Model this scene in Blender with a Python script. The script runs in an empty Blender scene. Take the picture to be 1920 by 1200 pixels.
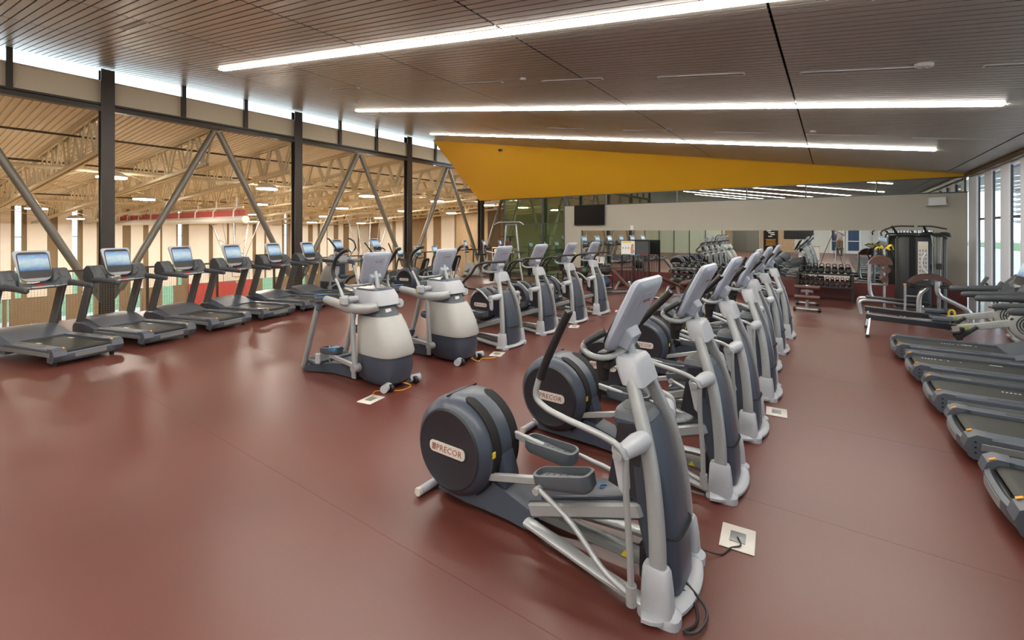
import bpy, bmesh, math, random
from mathutils import Vector, Matrix
random.seed(7)
C = bpy.context.scene.collection
R = math.radians
PI = math.pi

# ------------------------------------------------------------------ camera, world, exposure
sc = bpy.context.scene
cd = bpy.data.cameras.new('camera'); cam = bpy.data.objects.new('camera', cd); C.objects.link(cam)
cam.location = (0, 0, 2.0); cam.rotation_euler = (PI/2, 0, R(35.2))
cd.sensor_width = 36; cd.lens = 36*851/1920; cd.shift_y = -168/1920; cd.clip_start = 0.05; cd.clip_end = 400
sc.camera = cam
w = bpy.data.worlds.new('overcast_sky'); sc.world = w; w.use_nodes = True
nt = w.node_tree; bg = nt.nodes['Background']
tc = nt.nodes.new('ShaderNodeTexCoord'); sep = nt.nodes.new('ShaderNodeSeparateXYZ'); rp = nt.nodes.new('ShaderNodeValToRGB')
nt.links.new(tc.outputs['Generated'], sep.inputs[0]); nt.links.new(sep.outputs['Z'], rp.inputs[0]); nt.links.new(rp.outputs[0], bg.inputs[0])
rp.color_ramp.elements[0].position = 0.0; rp.color_ramp.elements[0].color = (0.80, 0.90, 1.0, 1)
rp.color_ramp.elements[1].position = 0.5; rp.color_ramp.elements[1].color = (0.72, 0.85, 1.0, 1)
bg.inputs[1].default_value = 2.9
sc.view_settings.view_transform = 'Standard'; sc.view_settings.look = 'None'; sc.view_settings.gamma = 1
sc.view_settings.exposure = 0.5
sc.view_settings.use_curve_mapping = False
sc.cycles.max_bounces = 8; sc.cycles.diffuse_bounces = 4; sc.cycles.glossy_bounces = 4
sc.cycles.transparent_max_bounces = 12; sc.cycles.caustics_reflective = False; sc.cycles.caustics_refractive = False
sc.cycles.sample_clamp_indirect = 6
STRIP_POWER = 50.0
GYM_LAMP_POWER = 112.0

# ------------------------------------------------------------------ materials
MT = {}
def mat(name, col, rough=0.5, metal=0.0, emit=None, es=1.0, noise=0.0, nscale=20.0, bump=0.0, spec=0.5, coat=0.0):
    m = bpy.data.materials.new(name); m.use_nodes = True
    n = m.node_tree.nodes; l = m.node_tree.links; b = n['Principled BSDF']
    b.inputs['Base Color'].default_value = (*col, 1); b.inputs['Roughness'].default_value = rough
    b.inputs['Metallic'].default_value = metal; b.inputs['Specular IOR Level'].default_value = spec
    if coat: b.inputs['Coat Weight'].default_value = coat; b.inputs['Coat Roughness'].default_value = 0.15
    if emit:
        b.inputs['Emission Color'].default_value = (*emit, 1); b.inputs['Emission Strength'].default_value = es
    if noise or bump:
        t = n.new('ShaderNodeTexCoord'); nz = n.new('ShaderNodeTexNoise'); nz.inputs['Scale'].default_value = nscale
        nz.inputs['Detail'].default_value = 4; l.new(t.outputs['Object'], nz.inputs['Vector'])
        if noise:
            r = n.new('ShaderNodeValToRGB')
            r.color_ramp.elements[0].position = 0.3; r.color_ramp.elements[1].position = 0.7
            r.color_ramp.elements[0].color = (*[c*(1-noise) for c in col], 1); r.color_ramp.elements[1].color = (*[min(1, c*(1+noise)) for c in col], 1)
            l.new(nz.outputs['Fac'], r.inputs[0]); l.new(r.outputs[0], b.inputs['Base Color'])
        if bump:
            bp = n.new('ShaderNodeBump'); bp.inputs['Strength'].default_value = bump; bp.inputs['Distance'].default_value = 0.01
            l.new(nz.outputs['Fac'], bp.inputs['Height']); l.new(bp.outputs[0], b.inputs['Normal'])
    MT[name] = m
    return m

mat('silver', (0.38, 0.395, 0.40), 0.36, 0.3, noise=0.03, nscale=60)
mat('light_plastic', (0.43, 0.445, 0.48), 0.35, noise=0.02)
mat('console_plastic', (0.375, 0.41, 0.485), 0.35, noise=0.02)
mat('navy_plastic', (0.050, 0.062, 0.088), 0.38, noise=0.05, nscale=8, coat=0.1)
mat('dark_face', (0.022, 0.023, 0.030), 0.35, noise=0.05)
mat('black_plastic', (0.012, 0.012, 0.013), 0.4, noise=0.1)
mat('black_void', (0.003, 0.003, 0.004), 0.8)
mat('pedal_grey', (0.085, 0.097, 0.112), 0.45, noise=0.05)
mat('pedal_pad', (0.13, 0.14, 0.14), 0.6, noise=0.08)
mat('belt', (0.022, 0.022, 0.019), 0.55, noise=0.12, nscale=120)
mat('deck_grey', (0.085, 0.097, 0.120), 0.4, noise=0.04)
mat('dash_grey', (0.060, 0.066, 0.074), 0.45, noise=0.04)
mat('post_grey', (0.17, 0.17, 0.165), 0.4, 0.3, noise=0.03)
mat('rail_silver', (0.24, 0.25, 0.25), 0.35, 0.3)
mat('chrome', (0.75, 0.75, 0.76), 0.15, 1.0)
mat('blue_accent', (0.05, 0.20, 0.42), 0.4)
mat('maroon_pad', (0.085, 0.035, 0.026), 0.45, noise=0.08)
mat('yellow_mark', (0.75, 0.55, 0.03), 0.5)
mat('orange_mark', (0.75, 0.33, 0.03), 0.5)
mat('red_mark', (0.45, 0.02, 0.02), 0.5)
mat('white_mark', (0.75, 0.76, 0.76), 0.5)
mat('brand_red', (0.30, 0.075, 0.045), 0.5)
mat('plate_cream', (0.62, 0.58, 0.53), 0.35)
mat('green_mark', (0.33, 0.55, 0.02), 0.5)
mat('grey_text', (0.26, 0.27, 0.28), 0.5)
mat('rower_grey', (0.42, 0.42, 0.39), 0.4, noise=0.03)
mat('white_plastic', (0.68, 0.68, 0.66), 0.4)
mat('frame_silver', (0.55, 0.56, 0.58), 0.25, 0.7)
mat('iron_black', (0.014, 0.014, 0.014), 0.45, noise=0.15, nscale=40)
mat('dark_brown_steel', (0.062, 0.050, 0.042), 0.42, 0.2, noise=0.05, nscale=5)
mat('brace_steel', (0.23, 0.21, 0.175), 0.38, 0.3, noise=0.04)
mat('rail_bronze', (0.12, 0.085, 0.05), 0.4, 0.4)
mat('mesh_steel', (0.34, 0.30, 0.22), 0.4, 0.6)
mat('wall_grey', (0.40, 0.375, 0.315), 0.7, noise=0.015, nscale=2)
mat('wall_white', (0.62, 0.62, 0.60), 0.6, noise=0.01)
mat('yellow_panel', (0.72, 0.385, 0.02), 0.5, noise=0.01, nscale=2)
mat('maroon_band', (0.125, 0.025, 0.022), 0.45, noise=0.05, nscale=3)
mat('gym_cream', (0.72, 0.655, 0.55), 0.75, noise=0.02, nscale=3)
mat('gym_white', (0.74, 0.70, 0.64), 0.7, noise=0.02, nscale=3)
mat('gym_truss', (0.60, 0.52, 0.37), 0.55)
mat('gym_red', (0.42, 0.05, 0.045), 0.6, noise=0.05)
mat('fascia_tan', (0.74, 0.64, 0.48), 0.7, noise=0.02)
mat('gym_floor', (0.45, 0.30, 0.16), 0.35, noise=0.08, nscale=3)
mat('door_grey', (0.30, 0.30, 0.29), 0.5)
mat('elevator_steel', (0.20, 0.19, 0.17), 0.35, 0.6)
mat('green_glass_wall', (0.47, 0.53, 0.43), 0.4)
mat('shroud_grey', (0.45, 0.45, 0.43), 0.4, noise=0.02)
mat('mullion_white', (0.82, 0.86, 0.94), 0.4, noise=0.01)
mat('mullion_dark', (0.05, 0.055, 0.06), 0.4)
mat('curtain_white', (0.78, 0.78, 0.78), 0.7)
mat('skin', (0.50, 0.25, 0.16), 0.5, noise=0.06, nscale=15)
mat('shirt', (0.30, 0.36, 0.40), 0.85, noise=0.05)
mat('trousers', (0.16, 0.11, 0.07), 0.85, noise=0.08)
mat('hair', (0.04, 0.025, 0.015), 0.7, noise=0.3, nscale=60)
mat('shoe', (0.03, 0.025, 0.02), 0.6)
mat('wood_tan', (0.45, 0.30, 0.18), 0.5, noise=0.1, nscale=6)
mat('grass', (0.09, 0.17, 0.06), 0.9, noise=0.3, nscale=1.2)
mat('gravel', (0.42, 0.40, 0.37), 0.9, noise=0.25, nscale=2.5, bump=0.3)
mat('asphalt', (0.30, 0.31, 0.33), 0.9, noise=0.1)
mat('louver', (0.35, 0.37, 0.40), 0.5)
mat('ball_maroon', (0.10, 0.01, 0.015), 0.35)
mat('ball_blue', (0.02, 0.05, 0.12), 0.35)
mat('ball_green', (0.02, 0.06, 0.03), 0.4)
mat('lamp_white', (0.8, 0.8, 0.8), 0.4, emit=(1.0, 0.95, 0.86), es=STRIP_POWER)
mat('lamp_warm', (0.8, 0.8, 0.8), 0.4, emit=(1.0, 0.93, 0.80), es=GYM_LAMP_POWER)
mat('led_green', (0.1, 0.5, 0.2), 0.4, emit=(0.1, 1, 0.4), es=1.5)
mat('tv_black', (0.004, 0.003, 0.003), 0.22)

def floor_mat():
    m = mat('red_rubber', (0.125, 0.030, 0.022), 0.34, spec=0.65)
    n = m.node_tree.nodes; l = m.node_tree.links; b = n['Principled BSDF']
    t = n.new('ShaderNodeTexCoord')
    fine = n.new('ShaderNodeTexVoronoi'); fine.inputs['Scale'].default_value = 70; l.new(t.outputs['Object'], fine.inputs['Vector'])
    r1 = n.new('ShaderNodeValToRGB'); r1.color_ramp.elements[0].position = 0.0; r1.color_ramp.elements[0].color = (1, 1, 1, 1)
    r1.color_ramp.elements[1].position = 0.16; r1.color_ramp.elements[1].color = (0, 0, 0, 1)
    l.new(fine.outputs['Distance'], r1.inputs[0])
    big = n.new('ShaderNodeTexNoise'); big.inputs['Scale'].default_value = 0.7; big.inputs['Detail'].default_value = 6; l.new(t.outputs['Object'], big.inputs['Vector'])
    r2 = n.new('ShaderNodeValToRGB'); r2.color_ramp.elements[0].position = 0.3; r2.color_ramp.elements[0].color = (0.100, 0.027, 0.020, 1)
    r2.color_ramp.elements[1].position = 0.7; r2.color_ramp.elements[1].color = (0.127, 0.035, 0.025, 1)
    l.new(big.outputs['Fac'], r2.inputs[0])
    mx = n.new('ShaderNodeMixRGB'); mx.inputs[2].default_value = (0.24, 0.12, 0.09, 1)
    sc_ = n.new('ShaderNodeMath'); sc_.operation = 'MULTIPLY'; sc_.inputs[1].default_value = 0.55
    l.new(r1.outputs[0], sc_.inputs[0]); l.new(sc_.outputs[0], mx.inputs[0]); l.new(r2.outputs[0], mx.inputs[1]); l.new(mx.outputs[0], b.inputs['Base Color'])
    r3 = n.new('ShaderNodeMapRange'); r3.inputs['To Min'].default_value = 0.30; r3.inputs['To Max'].default_value = 0.42
    l.new(big.outputs['Fac'], r3.inputs['Value']); l.new(r3.outputs[0], b.inputs['Roughness'])
floor_mat()
def ceil_mat():
    m = mat('ceiling_slats', (0.47, 0.45, 0.40), 0.33, 0.2, noise=0.02, nscale=2)
ceil_mat()
def brick_mat(name, c1, c2, mortar, scale, bw=0.4, bh=0.2):
    m = mat(name, c1, 0.8)
    n = m.node_tree.nodes; l = m.node_tree.links; b = n['Principled BSDF']
    t = n.new('ShaderNodeTexCoord'); mp = n.new('ShaderNodeMapping'); mp.inputs['Rotation'].default_value = (PI/2, 0, PI/2)
    br = n.new('ShaderNodeTexBrick'); br.inputs['Scale'].default_value = scale; br.inputs['Color1'].default_value = (*c1, 1); br.inputs['Color2'].default_value = (*c2, 1)
    br.inputs['Mortar'].default_value = (*mortar, 1); br.inputs['Brick Width'].default_value = bw; br.inputs['Row Height'].default_value = bh; br.inputs['Mortar Size'].default_value = 0.012
    l.new(t.outputs['Object'], mp.inputs[0]); l.new(mp.outputs[0], br.inputs['Vector']); l.new(br.outputs['Color'], b.inputs['Base Color'])
brick_mat('gym_brown', (0.29, 0.20, 0.115), (0.26, 0.18, 0.105), (0.20, 0.14, 0.08), 1.0)
def glass_mat(name, tint, refl, rtint=(1, 1, 1)):
    m = bpy.data.materials.new(name); m.use_nodes = True; n = m.node_tree.nodes; l = m.node_tree.links; n.clear()
    o = n.new('ShaderNodeOutputMaterial'); tr = n.new('ShaderNodeBsdfTransparent'); tr.inputs[0].default_value = (*tint, 1)
    g = n.new('ShaderNodeBsdfGlossy'); g.inputs['Roughness'].default_value = 0.0; g.inputs[0].default_value = (*rtint, 1)
    fr = n.new('ShaderNodeLayerWeight'); fr.inputs[0].default_value = 0.5
    pw = n.new('ShaderNodeMath'); pw.operation = 'POWER'; pw.inputs[1].default_value = 5.0; l.new(fr.outputs['Facing'], pw.inputs[0])
    ml = n.new('ShaderNodeMath'); ml.operation = 'MULTIPLY_ADD'; ml.inputs[1].default_value = 0.45; ml.inputs[2].default_value = 0.02; l.new(pw.outputs[0], ml.inputs[0])
    ad = n.new('ShaderNodeMath'); ad.operation = 'ADD'; ad.inputs[1].default_value = refl; ad.use_clamp = True
    mx = n.new('ShaderNodeMixShader'); l.new(ml.outputs[0], ad.inputs[0]); l.new(ad.outputs[0], mx.inputs[0])
    l.new(tr.outputs[0], mx.inputs[1]); l.new(g.outputs[0], mx.inputs[2]); l.new(mx.outputs[0], o.inputs[0])
    MT[name] = m
glass_mat('clear_glass', (0.93, 0.96, 0.96), 0.0)
glass_mat('green_reflective_glass', (0.74, 0.82, 0.71), 0.30, (0.72, 0.85, 0.68))
glass_mat('dark_reflective_glass', (0.55, 0.58, 0.52), 0.42, (0.85, 0.87, 0.83))
mat('mirror', (0.86, 0.90, 0.87), 0.0, 1.0)
def screen_mat():
    m = mat('screen_picture', (0.02, 0.02, 0.02), 0.15)
    n = m.node_tree.nodes; l = m.node_tree.links; b = n['Principled BSDF']
    t = n.new('ShaderNodeTexCoord'); s = n.new('ShaderNodeSeparateXYZ'); l.new(t.outputs['Generated'], s.inputs[0])
    r = n.new('ShaderNodeValToRGB'); cr = r.color_ramp
    cr.elements[0].position = 0.0; cr.elements[0].color = (0.03, 0.10, 0.22, 1); cr.elements[1].position = 1.0; cr.elements[1].color = (0.10, 0.24, 0.45, 1)
    e = cr.elements.new(0.35); e.color = (0.35, 0.45, 0.52, 1); e = cr.elements.new(0.6); e.color = (0.45, 0.55, 0.60, 1)
    l.new(s.outputs['Z'], r.inputs[0])
    nz = n.new('ShaderNodeTexNoise'); nz.inputs['Scale'].default_value = 5; l.new(t.outputs['Generated'], nz.inputs['Vector'])
    mx = n.new('ShaderNodeMixRGB'); mx.inputs[0].default_value = 0.6; mx.blend_type = 'MULTIPLY'
    l.new(r.outputs[0], mx.inputs[1]); l.new(nz.outputs['Color'], mx.inputs[2]); l.new(mx.outputs[0], b.inputs['Emission Color']); b.inputs['Emission Strength'].default_value = 1.3
screen_mat()

# ------------------------------------------------------------------ geometry helpers
def catmull(pts, k=6):
    P = [Vector(p) for p in pts]
    if len(P) < 3: return P
    out = []
    Q = [P[0]*2-P[1]] + P + [P[-1]*2-P[-2]]
    for i in range(1, len(Q)-2):
        a, b, c, d = Q[i-1], Q[i], Q[i+1], Q[i+2]
        for j in range(k):
            t = j/k
            out.append(0.5*((2*b)+(c-a)*t+(2*a-5*b+4*c-d)*t*t+(3*b-a-3*c+d)*t**3))
    out.append(P[-1]); return out

def rrect(w, h, r, n=4):
    r = min(r, w/2-1e-4, h/2-1e-4); out = []
    for cx, cy, a0 in ((w/2-r, h/2-r, 0), (-w/2+r, h/2-r, 90), (-w/2+r, -h/2+r, 180), (w/2-r, -h/2+r, 270)):
        for i in range(n+1):
            a = R(a0+90*i/n); out.append((cx+r*math.cos(a), cy+r*math.sin(a)))
    return out

class MB:
    def __init__(s): s.bm = bmesh.new(); s.mi = 0
    def _f(s, vs):
        try:
            f = s.bm.faces.new(vs); f.material_index = s.mi; return f
        except ValueError: return None
    def m(s, i): s.mi = i; return s
    def rings(s, rings, cap=True, closed=False):
        V = [[s.bm.verts.new(p) for p in r] for r in rings]; n = len(V[0])
        m = len(V)
        for i in range(m if closed else m-1):
            a, b = V[i], V[(i+1) % m]
            for j in range(n): s._f([a[j], a[(j+1) % n], b[(j+1) % n], b[j]])
        if cap and not closed: s._f(V[0][::-1]); s._f(V[-1])
        return s
    def box(s, c, d, M=None, ch=0.0):
        c = Vector(c); hx, hy, hz = d[0]/2, d[1]/2, d[2]/2
        M = M or Matrix.Identity(3)
        if ch > 0:
            ch = min(ch, hx*0.9, hy*0.9, hz*0.9)
            def rg(z, e): return [(x, y, z) for x, y in ((hx-e-ch, -hy+e), (hx-e, -hy+e+ch), (hx-e, hy-e-ch), (hx-e-ch, hy-e), (-hx+e+ch, hy-e), (-hx+e, hy-e-ch), (-hx+e, -hy+e+ch), (-hx+e+ch, -hy+e))]
            RG = [rg(-hz, ch*0.99), rg(-hz+ch, 0), rg(hz-ch, 0), rg(hz, ch*0.99)]
        else:
            RG = [[(hx, -hy, z), (hx, hy, z), (-hx, hy, z), (-hx, -hy, z)] for z in (-hz, hz)]
        return s.rings([[c+M@Vector(p) for p in r] for r in RG])
    def bar(s, a, b, w_, h_, ch=0.0, up=(0, 0, 1)):
        a, b = Vector(a), Vector(b); d = (b-a); L = d.length; d.normalize()
        u = Vector(up)
        if abs(d.dot(u)) > 0.98: u = Vector((1, 0, 0))
        sd = d.cross(u).normalized(); u = sd.cross(d).normalized()
        M = Matrix((d, sd, u)).transposed()
        return s.box((a+b)/2, (L, w_, h_), M, ch)
    def tube(s, pts, r, n=10, smooth=0, sq=1.0, up=(0, 0, 1), closed=False, cap=True):
        P = catmull(pts, smooth) if smooth else [Vector(p) for p in pts]
        m = len(P); rr = r if isinstance(r, (list, tuple)) else None
        T = []
        for i in range(m):
            if closed: t = P[(i+1) % m]-P[i-1]
            else: t = (P[min(i+1, m-1)]-P[max(i-1, 0)])
            T.append(t.normalized())
        u = Vector(up)
        if abs(T[0].dot(u)) > 0.95: u = Vector((1, 0, 0)) if abs(T[0].x) < 0.9 else Vector((0, 1, 0))
        nrm = (u-T[0]*u.dot(T[0])).normalized(); out = []
        for i in range(m):
            nrm = (nrm-T[i]*nrm.dot(T[i])).normalized(); b = T[i].cross(nrm)
            if rr:
                f = i/(m-1)*(len(rr)-1); k = min(int(f), len(rr)-2); q = rr[k]+(rr[k+1]-rr[k])*(f-k)
            else: q = r
            out.append([P[i]+nrm*q*math.cos(2*PI*j/n)+b*q*sq*math.sin(2*PI*j/n) for j in range(n)])
        return s.rings(out, cap=cap, closed=closed)
    def prism(s, pts, M, t, ch=0.0):
        """2-d outline in local xy extruded t along local z from M (4x4)"""
        if ch:
            cx = sum(p[0] for p in pts)/len(pts); cy = sum(p[1] for p in pts)/len(pts)
            W = max(abs(p[0]-cx) for p in pts); H = max(abs(p[1]-cy) for p in pts)
            sx, sy = 1-ch/W, 1-ch/H
            ins = [(cx+(p[0]-cx)*sx, cy+(p[1]-cy)*sy) for p in pts]
            L = [(ins, 0), (pts, ch), (pts, t-ch), (ins, t)]
        else: L = [(pts, 0), (pts, t)]
        return s.rings([[M@Vector((p[0], p[1], z)) for p in q] for q, z in L])
    def slab(s, M, w_, h_, t, r=0.01, ch=0.0, n=4): return s.prism(rrect(w_, h_, r, n), M, t, ch)
    def lathe(s, prof, M, n=28, a0=0, a1=360):
        full = abs(a1-a0) >= 359.9; k = n if full else n+1; rg = []
        for i in range(k):
            a = R(a0+(a1-a0)*i/n); rg.append([M@Vector((p[0]*math.cos(a), p[0]*math.sin(a), p[1])) for p in prof])
        V = [[s.bm.verts.new(p) for p in r] for r in rg]
        for i in range(k if full else k-1):
            a, b = V[i], V[(i+1) % k]
            for j in range(len(prof)-1): s._f([a[j], b[j], b[j+1], a[j+1]])
        return s
    def sphere(s, c, r, n=12, m=8, sc3=(1, 1, 1)):
        c = Vector(c); top = s.bm.verts.new(c+Vector((0, 0, r*sc3[2]))); bot = s.bm.verts.new(c-Vector((0, 0, r*sc3[2])))
        V = [[s.bm.verts.new(c+Vector((r*math.sin(PI*i/m)*math.cos(2*PI*j/n)*sc3[0], r*math.sin(PI*i/m)*math.sin(2*PI*j/n)*sc3[1], r*math.cos(PI*i/m)*sc3[2]))) for j in range(n)] for i in range(1, m)]
        for j in range(n):
            s._f([top, V[0][j], V[0][(j+1) % n]]); s._f([bot, V[-1][(j+1) % n], V[-1][j]])
            for i in range(m-2): s._f([V[i][j], V[i+1][j], V[i+1][(j+1) % n], V[i][(j+1) % n]])
        return s
    def shell(s, secs, n=20, p=3.0):
        """superellipse cross-sections (cx,cy,cz,hx,hy) lofted upward"""
        rg = []
        for cx, cy, cz, hx, hy in secs:
            r = []
            for j in range(n):
                a = 2*PI*j/n; ca, sa = math.cos(a), math.sin(a)
                r.append((cx+hx*math.copysign(abs(ca)**(2/p), ca), cy+hy*math.copysign(abs(sa)**(2/p), sa), cz))
            rg.append(r)
        return s.rings(rg)
    def quad(s, *p): s._f([s.bm.verts.new(q) for q in p]); return s
    def build(s, name, m, parent=None, ang=38, flat=False):
        bm = s.bm
        bmesh.ops.recalc_face_normals(bm, faces=bm.faces)
        if not flat:
            for f in bm.faces: f.smooth = True
            for e in bm.edges:
                e.smooth = e.is_boundary or (len(e.link_faces) == 2 and e.calc_face_angle(0) < R(ang))
        me = bpy.data.meshes.new(name); bm.to_mesh(me); bm.free()
        for k in (m if isinstance(m, (list, tuple)) else [m]): me.materials.append(MT[k])
        o = bpy.data.objects.new(name, me); C.objects.link(o)
        if parent: o.parent = parent
        return o

def T(x, y, z, rx=0, ry=0, rz=0):
    return Matrix.Translation((x, y, z)) @ Matrix.Rotation(R(rz), 4, 'Z') @ Matrix.Rotation(R(ry), 4, 'Y') @ Matrix.Rotation(R(rx), 4, 'X')
def frame(o, xa, ya):
    xa = Vector(xa).normalized(); ya = Vector(ya); ya = (ya-xa*ya.dot(xa)).normalized(); za = xa.cross(ya)
    M = Matrix((xa, ya, za)).transposed().to_4x4(); M.translation = Vector(o); return M
def text(name, string, size, M, m, parent=None, ext=0.001, shear=0.0, space=1.0, align='CENTER'):
    cu = bpy.data.curves.new('t', 'FONT'); cu.body = string; cu.size = size; cu.extrude = ext; cu.align_x = align; cu.align_y = 'CENTER'
    cu.shear = shear; cu.space_character = space; cu.resolution_u = 2
    to = bpy.data.objects.new('t', cu); C.objects.link(to)
    dg = bpy.context.evaluated_depsgraph_get(); me = bpy.data.meshes.new_from_object(to.evaluated_get(dg))
    bpy.data.objects.remove(to); bpy.data.curves.remove(cu)
    me.transform(M); me.materials.clear(); me.materials.append(MT[m]); me.name = name
    o = bpy.data.objects.new(name, me); C.objects.link(o)
    if parent: o.parent = parent
    return o
def thing(name, label, cat, loc=(0, 0, 0), rz=0, group=None):
    o = bpy.data.objects.new(name, None); C.objects.link(o); o.location = loc; o.rotation_euler = (0, 0, R(rz))
    o.empty_display_size = 0.1; tag(o, label, cat, group); return o
def tag(o, label, cat, group=None):
    o['label'] = label; o['category'] = cat
    if group: o['group'] = group
    return o
def struct(name, mb, m, label, flat=True):
    o = mb.build(name, m, flat=flat); o['kind'] = 'structure'; o['label'] = label; o['category'] = name.split('_')[0]; return o
def copy_tree(o, parent=None):
    c = o.copy(); C.objects.link(c); c.parent = parent
    for ch in [x for x in bpy.data.objects if x.parent == o]: copy_tree(ch, c)
    return c
def dup(o, label, loc, rz=0, group=None):
    c = copy_tree(o); c.location = loc; c.rotation_euler = (0, 0, R(rz)); c['label'] = label
    if group: c['group'] = group
    return c
ORD = ['first', 'second', 'third', 'fourth', 'fifth', 'sixth', 'seventh', 'eighth', 'ninth', 'tenth', 'eleventh', 'twelfth', 'thirteenth', 'fourteenth', 'fifteenth', 'sixteenth', 'seventeenth', 'eighteenth', 'nineteenth', 'twentieth']

# ================================================================== ROOM SHELL
XL, XR, YF, YB = -14.6, 2.85, 16.3, -16.2
def zc(x): return 3.861-0.1451*x
FE = -14.0   # edge of the mezzanine floor
mb = MB(); mb.box(((FE+XR+0.2)/2, (YF+YB)/2, -0.15), (XR+0.2-FE, YF-YB+0.4, 0.3))
struct('floor', mb, 'red_rubber', 'red rubber floor of the exercise room')
mb = MB(); mb.box((-12.9, (YF+22.5)/2+0.1, -0.15), (3.4, 22.5-YF-0.2, 0.3))
struct('floor', mb, 'red_rubber', 'red floor continuing past the glass corner')

mb = MB()
for k_ in range(-8, 9): mb.box(((FE+XR)/2, 3.78+1.83*k_ if 3.78+1.83*k_ < YF else YF-.3, 0.0002), (XR-FE-.1, 0.005, 0.0006))
struct('trim_15', mb, 'ball_maroon', 'fine seams between the rubber floor sheets')
# ceiling: slats running along x with seams every ~2.65 m
seams = [2.85, 2.42, -0.45, -3.1, -5.62, -8.25, -10.9, -13.55, -14.9]
mb = MB()
for i in range(len(seams)-1):
    x1, x0 = seams[i]-0.012, seams[i+1]+0.012
    if i == 0: x1 = seams[0]
    y = YB; prof = []
    while y < YF:
        prof += [(y, 0), (y+0.088, 0), (y+0.088, 0.028), (y+0.105, 0.028)]
        y += 0.105
    A = [mb.bm.verts.new((x0, p[0], zc(x0)+p[1])) for p in prof]; B = [mb.bm.verts.new((x1, p[0], zc(x1)+p[1])) for p in prof]
    for j in range(len(prof)-1): mb._f([A[j], B[j], B[j+1], A[j+1]])
struct('ceiling', mb, 'ceiling_slats', 'sloping ceiling of narrow brownish metal slats')
mb = MB(); mb.rings([[(x, y, zc(x)+dz) for x, y, dz in ((-14.9, yy, 0.06), (XR+.3, yy, 0.06), (XR+.3, yy, 0.3), (-14.9, yy, 0.3))] for yy in (YB-.3, YF+.4)])
struct('ceiling', mb, 'black_void', 'dark roof deck above the ceiling slats')

# end wall with mirror
mb = MB()
mb.box(((XR-8.87)/2, YF+0.12, 1.745), (XR+8.87, 0.24, 2.47))
struct('wall_front', mb, 'wall_grey', 'grey painted end wall above and around the long mirror')
mb = MB(); mb.box(((XR-8.87)/2, YF-0.012, 0.26), (XR+8.87-0.02, 0.024, 0.50), ch=0.004)
struct('baseboard_front', mb, 'maroon_band', 'dark red base band under the long mirror')
mb = MB(); mb.box(((-8.15+2.2)/2, YF-0.006, 1.255), (10.35, 0.012, 1.485))
mi = mb.build('wall_mirror', 'mirror', flat=True); tag(mi, 'long frameless mirror on the grey end wall', 'mirror')
mb = MB(); mb.box(((XR-8.87)/2, YF+0.02, 2.99), (XR+8.87, 0.06, 0.03)); mb.box(((XR-8.87)/2, YF+0.02, 3.38), (XR+8.87, 0.06, 0.03))
for x in (-8.85, -7.1, -4.45, -2.25, -0.65, 1.02, 2.8): mb.box((x, YF+0.02, 3.185), (0.035, 0.06, 0.37))
struct('trim_1', mb, 'mullion_dark', 'dark frame of the clerestory glass above the grey wall')
mb = MB(); mb.box(((XR-8.87)/2, YF+0.04, 3.185), (XR+8.87, 0.012, 0.37))
struct('window_1', mb, 'dark_reflective_glass', 'reflective clerestory glass strip above the grey wall')
# glass corner x -11.95..-8.87
mb = MB()
for x in (-11.95, -9.95, -8.9): mb.box((x, YF+0.05, 1.69), (0.06, 0.09, 3.38))
for z in (2.28, 0.04, 3.36, 1.05): mb.box((-10.42, YF+0.05, z), (3.05, 0.05, 0.05))
struct('trim_2', mb, 'mullion_dark', 'dark mullions of the green glass corner')
mb = MB(); mb.box((-10.42, YF+0.05, 1.69), (3.03, 0.012, 3.34))
struct('window_2', mb, 'green_reflective_glass', 'greenish reflective glass panels at the corner')
mb = MB(); mb.box((-11.95, 19.2, 1.69), (0.012, 5.7, 3.34))
struct('window_3', mb, 'green_reflective_glass', 'green glass side of the corner facing the corridor')
# rooms behind the glass
mb = MB(); mb.box((-4.7, 22.3, 2.2), (14.8, 0.2, 4.6)); mb.box((XR-0.12, 19.4, 2.2), (0.2, 5.8, 4.6))
struct('wall_room_beyond', mb, 'green_glass_wall', 'pale wall of the room behind the glass')
mb = MB(); mb.box((-4.5, 19.4, -0.05), (15.0, 5.8, 0.1))
struct('floor', mb, 'door_grey', 'floor of the room behind the glass')
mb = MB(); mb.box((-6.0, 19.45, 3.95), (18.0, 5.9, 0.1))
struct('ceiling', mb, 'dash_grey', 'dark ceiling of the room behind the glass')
# yellow leaning soffit wall
def ytop(x): return YF-(0.84 if x < -6 else 0.84)*0.1451*(XR-x)
mb = MB()
xt = -14.25
P = [(-13.35, YF, 3.39), (XR, YF, 3.39), (XR, YF-0.03, zc(XR)), (xt, ytop(xt), zc(xt))]
mb.rings([[Vector(p) for p in P], [Vector(p)+Vector((0, 0.06, -0.02)) for p in P]])
struct('wall_yellow', mb, 'yellow_panel', 'bright yellow leaning panel wall under the ceiling')
mb = MB()
for x in (-9.0, -1.8 + 0.0): 
    a = Vector((x, YF-0.004, 3.40)); b = Vector((x, ytop(x)-0.004, zc(x)-0.005)); mb.bar(a, b, 0.012, 0.006)
struct('trim_3', mb, 'wood_tan', 'thin joints in the yellow wall')
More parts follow.
